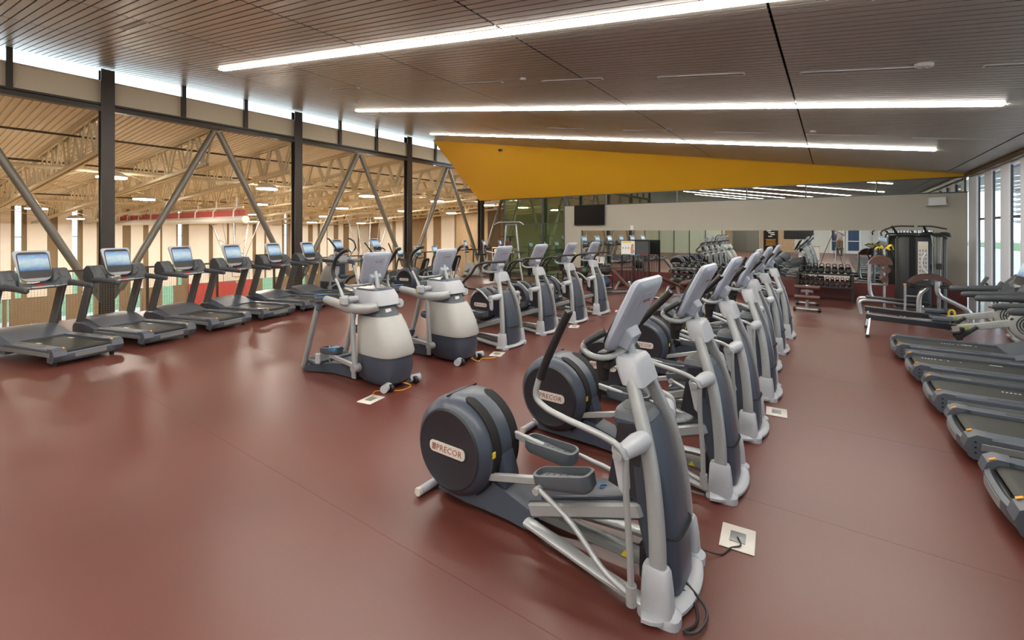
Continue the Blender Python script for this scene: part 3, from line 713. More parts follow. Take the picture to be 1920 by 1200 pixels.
t = thing('security_camera', 'small dark security camera high on the yellow wall', 'camera', (-10.93, ytop(-10.93)+0.12, 5.25))
mb = MB(); mb.lathe([(0, 0), (.07, 0), (.07, .03), (0, .03)], T(0, 0, 0, 90), 16); mb.build('mount', 'white_plastic', t)
mb = MB(); mb.tube([(0, -.02, 0), (0, -.14, -.03)], .045, n=12); mb.build('body', 'tv_black', t)
t = thing('emergency_light', 'white emergency light box high on the grey wall at right', 'emergency light', (2.25, YF, 2.77))
mb = MB(); mb.rings([[(x, y_, z) for y_, z in ((0, -.1), (-.19, -.1), (-.19, -.06), (-.13, .1), (0, .1))] for x in (-.17, .17)]); mb.build('housing', 'white_plastic', t)
mb = MB(); mb.box((0, -.11, -.105), (.42, .24, .018), ch=.006); mb.build('base_plate', 'white_mark', t)
t = thing('television', 'black flat wall television at the left end of the grey wall', 'television', (-7.75, YF-.004, 2.60))
mb = MB(); mb.box((0, -.075, 0), (1.30, .05, .78), ch=.008); mb.build('case', 'tv_black', t)
mb = MB(); mb.box((0, -.102, 0.01), (1.24, .004, .70)); mb.build('screen', 'tv_black', t)
mb = MB(); mb.box((0, -.025, 0), (.4, .05, .3)); mb.build('wall_bracket', 'iron_black', t)
t = thing('wall_thermostat', 'small white box on the grey wall above the mirror', 'thermostat', (-6.05, YF, 2.10)); mb = MB(); mb.box((0, -.012, 0), (.12, .024, .16), ch=.004); mb.build('body', 'white_mark', t)
t = thing('wall_outlet', 'small white outlet plate left of the mirror', 'outlet', (-8.42, YF, 1.05)); mb = MB(); mb.box((0, -.006, 0), (.08, .012, .12), ch=.003); mb.build('plate', 'white_mark', t)

# ================================================================== ELLIPTICALS
def pedal_tray(t, x, y, z, tilt, name='pedal'):
    M = T(x, y, z, 0, -tilt)
    mb = MB(); O = rrect(0.40, 0.155, 0.06, 5); I = rrect(0.365, 0.12, 0.045, 5); B = rrect(0.36, 0.125, 0.05, 5)
    f = lambda q, zz, dx=0: [M@Vector((p[0]+dx, p[1], zz+(0.02 if p[0] > 0 else 0.0)*(1 if zz > 0.02 else 0))) for p in q]
    mb.rings([f(B, -0.035), f(O, -0.01), f(O, 0.045), f(I, 0.048), f(I, 0.012)])
    p = mb.build(name, 'pedal_grey', t)
    mb = MB(); mb.prism(rrect(0.355, 0.11, 0.042, 5), M@T(0, 0, 0.008), 0.008)
    for i in range(-3, 4): mb.box(M@Vector((i*0.045, 0, 0.018)), (0.006, 0.09, 0.005), M.to_3x3())
    mb.build('foot_pad', 'pedal_pad', p)
    return p

def console(t, b, s, w=0.36, h=0.47, mat_back='console_plastic', screen=True, brand=True):
    """b bottom centre, s direction up along the panel; display faces the user (-x)"""
    M = frame(b, (0, -1, 0), s)     # local z faces the user side
    zdir = (M.to_3x3()@Vector((0, 0, 1)))
    mb = MB()
    out = []
    for cx_, cy_, r_, a0_ in ((w/2-.045, h-.045, .045, 0), (-w/2+.045, h-.045, .045, 90), (-w*.44+.13, .13, .13, 180), (w*.44-.13, .13, .13, 270)):
        for i_ in range(8): a_ = R(a0_+90*i_/7); out.append((cx_+r_*math.cos(a_), cy_+r_*math.sin(a_)))
    ins = [(p[0]*0.93, (p[1]-h/2)*0.94+h/2) for p in out]
    ins2 = [(p[0]*0.72, (p[1]-h/2)*0.80+h/2+0.02) for p in out]
    f = lambda q, z: [M@Vector((p[0], p[1], z)) for p in q]
    mb.rings([f(ins2, -0.034), f(ins, -0.022), f(out, -0.008), f(out, 0.014), f(ins, 0.026)])
    c = mb.build('console', mat_back, t)
    mb = MB(); mb.rings([f([(p[0]*0.42, (p[1]-h*0.5)*0.30+h*0.22) for p in out], z) if z > -0.05 else f([(p[0]*0.34, (p[1]-h*0.5)*0.22+h*0.20) for p in out], z) for z in (-0.028, -0.085)])
    mb.build('neck_cover', mat_back, c)
    mb = MB()
    for sx in (-1, 1):
        for hy in (0.14, 0.88): mb.lathe([(0, 0), (0.007, 0), (0.007, 0.003), (0, 0.003)], M@T(sx*0.13, h*hy, -0.029)@Matrix.Rotation(PI, 4, 'X'), 8)
    for i in range(9): mb.box(M@Vector((-0.10, h*0.24+i*0.014, -0.031)), (0.014, 0.005, 0.003), M.to_3x3())
    mb.build('vent_holes', 'louver', c)
    if brand:
        mb = MB(); mb.prism([(x*0.8, y) for x, y in rrect(0.24, 0.11, 0.03)], M@T(0, h*0.74, -0.037), 0.005); mb.build('recess_plate', mat_back, c)
        text('brand_lettering', 'PRECOR', 0.030, M@T(0, h*0.74, -0.0375)@Matrix.Rotation(PI, 4, 'Y'), 'brand_red', c, 0.0008)
    if screen:
        mb = MB(); mb.slab(M@T(0, h*0.52, 0.022), w*0.86, h*0.84, 0.006, 0.06, 0.001)
        mb.build('bezel', 'black_plastic', c)
        mb = MB(); mb.slab(M@T(0, h*0.60, 0.0285), w*0.80, h*0.52, 0.004, 0.008); mb.build('screen', 'screen_picture', c, flat=True)
    return c

def wheel_housing(t, cx, cz, r=0.36, hw=0.225):
    M = T(cx, 0, cz, 90)
    mb = MB(); pr = [(0, -hw), (r*0.80, -hw), (r*0.84, -hw+0.012), (r*0.95, -hw+0.05), (r, -hw+0.12), (r, hw-0.12), (r*0.95, hw-0.05), (r*0.84, hw-0.012), (r*0.80, hw), (0, hw)]
    mb.lathe(pr, M, 40); hs = mb.build('wheel_housing', 'navy_plastic', t)
    for s in (-1, 1):
        mb = MB(); mb.lathe([(0, 0), (r*0.74, 0), (r*0.76, 0.004), (r*0.78, 0.0), (r*0.80, -0.004)], T(cx, s*hw+s*0.006, cz, 90 if s < 0 else -90)@T(0, 0, 0), 40)
        mb.build('side_cover', 'dark_face', hs)
        P = T(cx, s*(hw+0.008), cz-0.0)@Matrix.Rotation(R(90), 4, 'X')
        if s > 0: P = P@Matrix.Rotation(PI, 4, 'Y')
        mb = MB(); mb.slab(P@T(0, 0, 0), 0.34, 0.082, 0.008, 0.035, 0.002, 6); pl = mb.build('brand_plate', 'plate_cream', hs)
        tx = text('brand_lettering', 'PRECOR', 0.062, P@T(0.018, -0.002, 0.0085), 'brand_red', pl, 0.001, 0.12, 1.08)
        mb = MB()
        for i in range(5): mb.bar(P@Vector((-0.142+i*0.0075, -0.024, 0.009)), P@Vector((-0.136+i*0.0075, 0.024, 0.009)), 0.004, 0.002)
        mb.build('brand_stripes', 'brand_red', pl, flat=True)
    # crank slots: two black bands wrapped round the user side
    mb = MB()
    for s in (-1, 1):
        y0 = s*0.105; wd = 0.042
        rg = []
        for i in range(25):
            a = R(-62+140*i/24)
            ww = wd*(0.35 if i in (0, 24) else 1)
            rg.append([(cx+q*math.cos(a), y0+yy, cz+q*math.sin(a)) for q, yy in ((r-0.02, -ww), (r+0.0025, -ww), (r+0.0025, ww), (r-0.02, ww))])
        mb.rings(rg)
    mb.build('crank_slot', 'black_void', hs)
    mb = MB(); mb.rings([[(cx+q*math.cos(R(100+2*i*0.0)), yy, cz+q*math.sin(R(100))) for q, yy in ((r-.01, -.17), (r+.0015, -.17), (r+.0015, .17), (r-.01, .17))] for i in range(1)] + [[(cx+q*math.cos(R(101)), yy, cz+q*math.sin(R(101))) for q, yy in ((r-.01, -.17), (r+.0015, -.17), (r+.0015, .17), (r-.01, .17))]]); mb.build('panel_seam', 'black_void', hs)
    mb = MB(); mb.box((cx+(r+0.003)*math.cos(R(5)), -0.155, cz+r*math.sin(R(5))), (0.006, 0.03, 0.04)); mb.build('warning_sticker', 'yellow_mark', hs)
    return hs

def elliptical(name, label, loc, curved=False, group=None, rz=0):
    t = thing(name, label, 'elliptical trainer', loc, rz, group)
    # base frame: curved front bar, converging side rails, centre beam
    mb = MB()
    F_ = catmull([(-0.10, -0.325, .03), (-0.03, -0.30, .03), (0.04, -0.16, .03), (0.06, 0, .03), (0.04, 0.16, .03), (-0.03, 0.30, .03), (-0.10, 0.325, .03)], 5)
    mb.tube(F_, 0.028, 10, sq=1.9)
    mb.shell([(-0.03, -0.265, 0.0, 0.11, 0.065), (-0.03, -0.265, 0.045, 0.11, 0.065), (-0.03, -0.265, 0.07, 0.075, 0.05)], 18, 3)
    mb.shell([(-0.03, 0.265, 0.0, 0.11, 0.065), (-0.03, 0.265, 0.045, 0.11, 0.065), (-0.03, 0.265, 0.07, 0.075, 0.05)], 18, 3)
    mb.build('front_base', 'light_plastic', t)
    for s in (-1, 1):
        mb = MB(); mb.tube([(-0.10, s*0.275, .05), (-0.35, s*0.24, .065), (-0.94, s*0.12, .085)], 0.026, 10, sq=1.7); mb.build('base_rail', 'silver', t)
    mb = MB(); mb.bar((-0.16, 0, .085), (-1.15, 0, .10), 0.085, 0.06, 0.01); bb = mb.build('centre_rail', 'rail_silver', t)
    mb = MB(); mb.prism([(0, .022), (-.026, -.02), (.026, -.02)], T(-0.30, -0.044, 0.093, 90), 0.002); mb.build('warning_sticker', 'yellow_mark', bb)
    mb = MB(); mb.box((-0.12, 0, 0.12), (0.16, 0.20, 0.22), ch=.02); mb.build('cable_box', 'black_plastic', t)
    # rear spine casting
    mb = MB(); mb.rings([[(x, y, z) for y, z in ((-w_, zb), (-w_*0.8, zt), (w_*0.8, zt), (w_, zb))] for x, w_, zb, zt in ((-1.75, .12, .04, .10), (-1.45, .15, .05, .20), (-1.28, .14, .05, .26), (-1.12, .125, .04, .20), (-0.98, .125, .03, .16), (-0.90, .12, .03, .13))])
    mb.rings([[(-1.24+dx, y, z) for y, z in ((-.085, z0), (.085, z0), (.07, z1), (-.07, z1))] for dx, z0, z1 in ((-.12, .2, .62), (0.02, .2, .52), (.10, .16, .28))])
    mb.build('rear_spine', 'navy_plastic', t)
    hs = wheel_housing(t, -1.55, 0.43)
    mb = MB(); mb.tube([(-1.84, -0.22, .035), (-1.84, 0.22, .035)], 0.03, 12, sq=1.2); mb.box((-1.8, 0, .05), (.12, .1, .05)); mb.build('rear_stabilizer', 'light_plastic', t)
    mb = MB()
    for s in (-1, 1): mb.lathe([(0, 0), (.03, 0), (.034, .01), (.03, .03), (0, .03)], T(-1.84, s*.235-.015, .036, -90), 12)
    mb.build('end_cap', 'plate_cream', t)
    # ramp
    for s in (-1, 1):
        mb = MB(); mb.bar((-0.90, s*0.15, 0.195), (-0.16, s*0.15, 0.45), 0.05, 0.095, 0.018); mb.build('ramp_beam', 'silver', t)
    mb = MB(); mb.bar((-0.84, 0, 0.265), (-0.18, 0, 0.495), 0.235, 0.03, 0.008); rc = mb.build('ramp_cover', 'navy_plastic', t)
    mb = MB(); mb.tube([(-0.46+.022*math.cos(a*.4), .0+.022*math.sin(a*.4), .418+.022*math.cos(a*.4)*.35) for a in range(1, 15)], .004, 6); mb.build('ring_emblem', 'blue_accent', rc)
    # arms to the pedals
    mb = MB(); mb.bar((-1.30, -0.13, 0.275), (-0.80, -0.17, 0.42), 0.035, 0.05, 0.006); mb.build('pedal_arm', 'silver', t)
    mb = MB(); mb.bar((-1.30, 0.11, 0.52), (-0.98, 0.15, 0.46), 0.035, 0.05, 0.006); mb.build('pedal_arm', 'silver', t)
    pedal_tray(t, -0.63, -0.18, 0.475, 12)
    pedal_tray(t, -0.93, 0.17, 0.435, -5)
    # A-frame
    for s in (-1, 1):
        mb = MB(); pts = catmull([(-0.035, s*0.275, .12), (-0.045, s*0.255, .42), (-0.10, s*0.21, .78), (-0.22, s*0.125, 1.12), (-0.245, s*0.105, 1.19)], 6)
        rg = []
        for i, p in enumerate(pts):
            k = i/(len(pts)-1); wx, wy = 0.046-0.010*k, 0.030
            tan = (pts[min(i+1, len(pts)-1)]-pts[max(i-1, 0)]).normalized(); X = Vector((0, 1, 0)).cross(tan)
            rg.append([p+X*wx*math.copysign(abs(math.cos(a))**.7, math.cos(a))+Vector((0, wy*math.copysign(abs(math.sin(a))**.7, math.sin(a)), 0)) for a in [2*PI*j/14 for j in range(14)]])
        mb.rings(rg); lg = mb.build('upright', 'silver', t)
        mb = MB(); mb.shell([(-0.035, s*0.275, .04, .085, .055), (-0.038, s*0.272, .16, .078, .05), (-0.042, s*0.268, .25, .070, .042), (-0.043, s*0.266, .265, .062, .034)], 18, 4); mb.build('foot_casting', 'light_plastic', t)
    mb = MB(); mb.shell([(-0.222, 0, 1.12, .066, .148), (-0.245, 0, 1.18, .070, .143), (-0.268, 0, 1.245, .070, .125), (-0.275, 0, 1.268, .060, .110), (-0.278, 0, 1.274, .045, .09)], 32, 7); mb.build('top_cap', 'light_plastic', t)
    # shroud
    mb = MB()
    S_ = []
    for z in [0.06, .2, .35, .5, .65, .8, .92]:
        k = (z-0.06)/.86
        xf = 0.045-0.17*k**2.2; xb = -0.12-0.24*k
        S_.append(((xf+xb)/2, 0, z, (xf-xb)/2, 0.165-0.02*k))
    mb.shell(S_, 26, 4.0)
    sh = mb.build('front_shroud', 'navy_plastic', t)
    mb = MB(); mb.shell([(-0.2435, 0, .915, .115, .14), (-0.25, 0, .955, .095, .12), (-0.252, 0, .962, .08, .10)], 26, 4); mb.build('shroud_top', 'pedal_grey', sh)
    mb = MB(); mb.shell([(-0.252, 0, .955, .06, .08), (-0.252, 0, .9635, .06, .08)], 22, 4); mb.build('tray_recess', 'black_plastic', sh)
    mb = MB(); mb.shell([(-0.0585, 0, .345, .1045, .161), (-0.059, 0, .349, .1045, .161)], 26, 4); mb.build('panel_seam', 'black_void', sh)
    # inner bracket and pivots
    mb = MB(); mb.rings([[(x, y, z) for x, z in ((-.36, .55), (-.18, .5), (-.16, .92), (-.30, .90))] for y in (-.15, .15)]); mb.build('mast_cover', 'dark_face', t)
    for s in (-1, 1):
        mb = MB(); mb.tube([(-0.13, s*0.20, .87), (-0.15, s*0.26, .865), (-0.18, s*0.40, .86)], [.05, .055, .04], 16); mb.build('pivot_hub', 'light_plastic', t)
    # moving arms
    for s in (-1, 1):
        sw = 0.0 if s < 0 else 0.30   # the far arm swings forward
        py = s*0.385
        mb = MB(); M = T(-0.18, s*0.415, .86, 90)
        mb.prism([(-.04, .02), (-.028, .045), (0, .055), (.028, .045), (.04, .02), (.05, -.16), (.04, -.19), (.02, -.19), (.0, -.17)], T(-0.19, s*0.40+0.02, .85, 90), 0.035, 0.004); pd = mb.build('hinge_plate', 'light_plastic', t)
        mb = MB(); mb.lathe([(0, 0), (.026, 0), (.024, .004), (0, .005)], T(-0.185, s*0.43+(-.02 if s < 0 else 0.02), .86, 90 if s < 0 else -90), 16); mb.build('hinge_cap', 'silver', pd)
        ay = s*0.42
        k = -0.10*(1 if s < 0 else -1)
        if not curved:
            up = [(-0.15, ay, .84), (-0.19, ay, .90), (-0.29, ay, .935), (-0.50, ay, .97), (-0.63, ay, 1.005), (-0.685, ay, 1.06), (-0.66, ay, 1.17)]
            gr = [(-0.655, ay, 1.16), (-0.60, ay, 1.30), (-0.485, ay, 1.535), (-0.475, ay, 1.55)]
            if s > 0:
                up = [(p[0]+0.30*max(0, (p[2]-.84)/.7)*1.0, p[1], p[2]+(0.04 if p[2] > .95 else 0)) for p in up]; gr = [(p[0]+0.30*(p[2]-.84)/.7, p[1], p[2]+.04) for p in gr]
            mb = MB(); mb.tube(up, 0.017, 10, 5); ua = mb.build('swing_arm', 'silver', t)
            mb = MB(); mb.tube(gr, 0.024, 12, 5); mb.build('hand_grip', 'black_plastic', ua)
        else:
            dx = 0.0 if s < 0 else 0.18
            up = [(-0.17, ay, .80), (-0.25, ay, .86), (-0.36+dx*.3, ay, .95), (-0.48+dx*.5, ay, 1.00)]
            gr = [(-0.47+dx*.5, ay, .995), (-0.62+dx*.6, ay, 1.00), (-0.74+dx*.8, ay, 1.03), (-0.77+dx, ay, 1.09), (-0.70+dx, ay, 1.16), (-0.60+dx, ay*.95, 1.26), (-0.52+dx, ay*.9, 1.38), (-0.38+dx, ay*.8, 1.445), (-0.18+dx, ay*.62, 1.46), (0.0+dx*.5, ay*.5, 1.475)]
            mb = MB(); mb.tube(up, 0.017, 10, 5); ua = mb.build('swing_arm', 'silver', t)
            mb = MB(); mb.tube(gr, 0.021, 10, 4); mb.build('hand_grip', 'black_plastic', ua)
        if curved: continue
        mb = MB(); mb.tube([(-0.15, ay, .85), (-0.148, ay, .66), (-0.13, ay, .40), (-0.125, ay*.98, .16)], 0.017, 10, 4); mb.tube([(-0.125, ay*.98, .22), (-0.125, ay*.98, .12)], 0.027, 12); mb.build('lower_link', 'silver', t)
        ex = -0.76 if s < 0 else -1.0
        mb = MB(); mb.tube([(-0.15, ay*.95, .16), (-0.30, ay*.88, .20), (-0.50, s*.33, .34), (ex+0.05, s*.29, .42), (ex, s*.28, .425)], 0.016, 10, 4)
        mb.tube([(ex, s*.31, .425), (ex, s*.19, .425)], 0.022, 12); mb.build('pedal_link', 'silver', t)
    # neck, fixed handlebar, cup holder
    mb = MB(); mb.tube([(-0.27, 0, 1.26), (-0.315, 0, 1.40), (-0.33, 0, 1.47)], 0.026, 12); mb.build('neck', 'silver', t)
    for s in (-1, 1):
        mb = MB(); mb.tube([(-0.30, s*.02, 1.30), (-0.33, s*.09, 1.275), (-0.37, s*.19, 1.27), (-0.43, s*.235, 1.285), (-0.475, s*.24, 1.32), (-0.46, s*.235, 1.36)], 0.017, 10, 4); hb = mb.build('fixed_handlebar', 'silver', t)
        mb = MB(); mb.tube([(-0.465, s*.237, 1.345), (-0.43, s*.22, 1.375), (-0.36, s*.19, 1.42)], 0.022, 10, 3); mb.build('pulse_grip', 'black_plastic', hb)
    mb = MB(); mb.lathe([(0, 0), (.034, 0), (.046, .12), (.047, .13), (.042, .13), (.03, .01)], T(-0.43, -0.06, 1.10), 18); mb.box((-0.41, -0.06, 1.25), (.07, .11, .055), ch=.006); mb.box((-0.40, -0.02, 1.20), (.05, .16, .05), ch=.006)
    mb.build('cup_holder', 'black_plastic', t)
    console(t, (-0.385, 0, 1.285), (0.215, 0, 0.42), 0.45, 0.49)
    return t

g1 = 'ellipticals in the long row at centre right'
e0 = elliptical('elliptical_trainer', 'nearest elliptical, silver A-frame with navy shroud, front and centre of the photo', (-0.70, 2.62, 0), False, g1)
rowY = [3.93, 5.12, 6.37, 7.58, 8.75, 10.05]
for k, y in enumerate(rowY):
    lab = '%s elliptical away from the camera in the long row at centre right' % ORD[k+1] if k < 5 else 'farthest elliptical at the mirror end of the long centre right row'
    dup(e0, lab, (-0.70+0.02*(k % 3)+(0.06 if k in (0, 1, 2) else 0), y, 0), 0.5*((k % 3)-1))
g2 = 'ellipticals with curved black arms in the middle row'
f0 = elliptical('elliptical_trainer', 'elliptical with curved black arms, nearest in the middle row, beside the arm trainer', (-4.5, 6.42, 0), True, g2)
for k, y in enumerate((7.68, 8.98, 10.2)):
    dup(f0, ['second elliptical with curved black arms in the middle row', 'third elliptical with curved black arms in the middle row', 'farthest elliptical with curved black arms, last of the middle row'][k], (-4.52, y, 0), 0)

# ================================================================== ADAPTIVE ARM TRAINERS (two front, one by the rail)
def arm_trainer(label, loc, rz=0):
    t = thing('cross_trainer', label, 'cross trainer', loc, rz)
    # lower navy body
    mb = MB(); mb.shell([(-0.33, 0, .03, .30, .19), (-0.33, 0, .08, .36, .23), (-0.32, 0, .25, .385, .25), (-0.34, 0, .46, .37, .245), (-0.37, 0, .56, .35, .235), (-0.45, 0, .80, .27, .20), (-0.50, 0, .98, .24, .18), (-0.52, 0, 1.10, .22, .17)], 28, 3.2)
    mb.build('lower_shroud', 'navy_plastic', t)
    mb = MB(); mb.shell([(-0.315, 0, .40, .385, .262), (-0.315, 0, .44, .397, .268), (-0.345, 0, .62, .365, .252), (-0.39, 0, .78, .325, .232), (-0.43, 0, .885, .29, .212)], 28, 3.2); mb.build('silver_shroud', 'shroud_grey', t)
    mb = MB(); mb.shell([(-0.44, 0, .88, .262, .195), (-0.49, 0, 1.02, .235, .185), (-0.50, 0, 1.05, .235, .185)], 28, 3.2); nk = mb.build('dark_collar', 'pedal_grey', t)
    mb = MB(); mb.box((-0.222, -0.03, .96), (.006, .09, .045), Matrix.Rotation(R(-18), 3, 'Y')); mb.build('badge', 'white_mark', nk)
    mb = MB(); mb.shell([(-0.47, 0, 1.03, .275, .215), (-0.50, 0, 1.13, .265, .21), (-0.535, 0, 1.21, .235, .19)], 28, 4.5); mb.build('upper_shroud', 'light_plastic', t)
    mb = MB(); mb.shell([(-0.54, 0, 1.205, .23, .185), (-0.545, 0, 1.235, .20, .165)], 28, 4.5); mb.build('top_cover', 'navy_plastic', t)
    # rear base and step platform
    mb = MB(); mb.rings([[(x, y, z) for y, z in ((-w_, .015), (-w_, h_), (w_, h_), (w_, .015))] for x, w_, h_ in ((-1.75, .33, .07), (-1.55, .36, .09), (-1.2, .20, .15), (-0.7, .18, .20))])
    mb.build('rear_base', 'navy_plastic', t)
    mb = MB(); mb.box((-1.58, 0, .125), (.30, .60, .06), ch=.015)
    for i in range(6): mb.box((-1.68+i*.04, 0, .158), (.01, .5, .006))
    mb.build('step_platform', 'pedal_grey', t)
    for s in (-1, 1):
        mb = MB(); mb.tube([(-1.70, s*0.33, .05), (-1.66, s*0.335, .12), (-1.50, s*0.33, .55), (-1.37, s*0.31, .96)], 0.037, 12, 4); mb.build('rear_post', 'silver', t)
        mb = MB(); mb.bar((-1.42, s*0.31, 1.03), (-1.16, s*0.31, 1.06), 0.10, 0.12, 0.03); mb.bar((-1.38, s*.31, 1.0), (-1.36, s*.31, .88), .07, .08, .015); hc = mb.build('handle_cap', 'pedal_grey', t)
        mb = MB(); mb.bar((-1.42, s*0.31, 1.094), (-1.17, s*0.31, 1.122), 0.07, 0.012, 0.004); mb.build('blue_top_strip', 'blue_accent', hc)
        mb = MB(); mb.tube([(-1.18, s*0.31, 1.05), (-0.90, s*0.335, 1.03), (-0.60, s*0.33, .99), (-0.36, s*0.27, 1.0), (-0.24, s*0.18, 1.03)], [.055, .06, .066, .066, .06], 16, 5, sq=0.8); mb.build('side_arm', 'silver', t)
        mb = MB(); mb.tube([(-0.62, s*0.22, 1.10), (-0.62, s*0.36, 1.10)], .042, 14); mb.box((-0.66, s*0.385, 1.09), (.16, .07, .14), ch=.03); pv = mb.build('pivot_box', 'light_plastic', t)
        mb = MB(); mb.box((-.70, s*.422, 1.06), (.03, .004, .03)); mb.build('warning_sticker', 'yellow_mark', pv)
        dx = 0.0 if s < 0 else 0.25
        mb = MB(); mb.tube([(-0.66, s*.385, 1.10), (-0.74, s*.39, 1.24), (-0.84+dx*.4, s*.39, 1.37)], [.03, .018, .018], 10, 3); la = mb.build('swing_arm', 'silver', t)
        mb = MB(); mb.tube([(-0.84+dx*.4, s*.39, 1.36), (-0.90+dx*.5, s*.385, 1.46), (-0.86+dx, s*.37, 1.62), (-0.74+dx, s*.34, 1.72), (-0.66+dx, s*.32, 1.74)], .024, 10, 4); mb.build('hand_grip', 'black_plastic', la)
        mb = MB(); mb.tube([(-0.56, s*.33, .96), (-0.545, s*.33, .6), (-0.50, s*.33, .22)], .034, 12); mb.build('hanging_link', 'silver', t)
        mb = MB(); mb.tube([(-0.50, s*.37, .23), (-0.50, s*.27, .23)], .055, 14); mb.box((-.53, s*.33, .15), (.08, .03, .12), ch=.01); mb.build('link_joint', 'silver', t)
        zz = .30 if s < 0 else .55
        px_ = -1.25 if s < 0 else -0.98
        mb = MB(); mb.bar((-0.52, s*.30, .24), (px_, s*.20, zz-.05), .04, .06, .01); mb.build('pedal_bar', 'silver', t)
        p = pedal_tray(t, px_-.02, s*.17, zz, 4 if s < 0 else -8, 'pedal')
        mb = MB(); mb.box((px_+.09, s*.17, zz+.045), (.16, .158, .05), ch=.012); mb.build('blue_toe_end', 'blue_accent', p)
        mb = MB(); mb.tube([(-1.22, s*.10, .95), (-1.22, s*.10, .17)], .008, 8); 
        mb.bm.free()
        mb = MB(); mb.tube([(-0.04, s*.17, .05), (0.02, s*.30, .055)], .05, 14); mb.build('leveling_foot', 'light_plastic', t)
        mb = MB(); mb.lathe([(0, -.02), (.045, -.02), (.045, .02), (0, .02)], T(.03, s*.20, .045, 90), 16); mb.build('caster', 'iron_black', t)
        mb = MB(); mb.tube([(-0.52, 0, 1.30), (-0.60, s*.12, 1.28), (-0.78, s*.24, 1.26), (-0.84, s*.25, 1.30)], .016, 10, 4); fh = mb.build('fixed_handlebar', 'silver', t)
        mb = MB(); mb.tube([(-0.835, s*.25, 1.29), (-0.76, s*.24, 1.36), (-0.66, s*.23, 1.40)], .021, 10, 3); mb.build('pulse_grip', 'black_plastic', fh)
    mb = MB(); mb.bar((-1.36, -.14, .35), (-1.36, -.14, .11), .012, .012); mb.box((-1.34, -.33, .22), (.10, .05, .16), ch=.02); mb.build('spring_box', 'light_plastic', t)
    mb = MB(); mb.tube([(-0.46, 0, 1.22), (-0.53, 0, 1.45)], .03, 12); mb.build('neck', 'silver', t)
    console(t, (-0.62, 0, 1.27), (0.17, 0, 0.42), 0.45, 0.47)
    return t
a0 = arm_trainer('nearest silver cross trainer with blue tipped pedals, its yellow cord to a floor box', (-4.50, 3.93, 0), 0)
a1 = dup(a0, 'second silver cross trainer with blue tipped pedals, beside the curved arm ellipticals', (-4.52, 5.28, 0), 0)

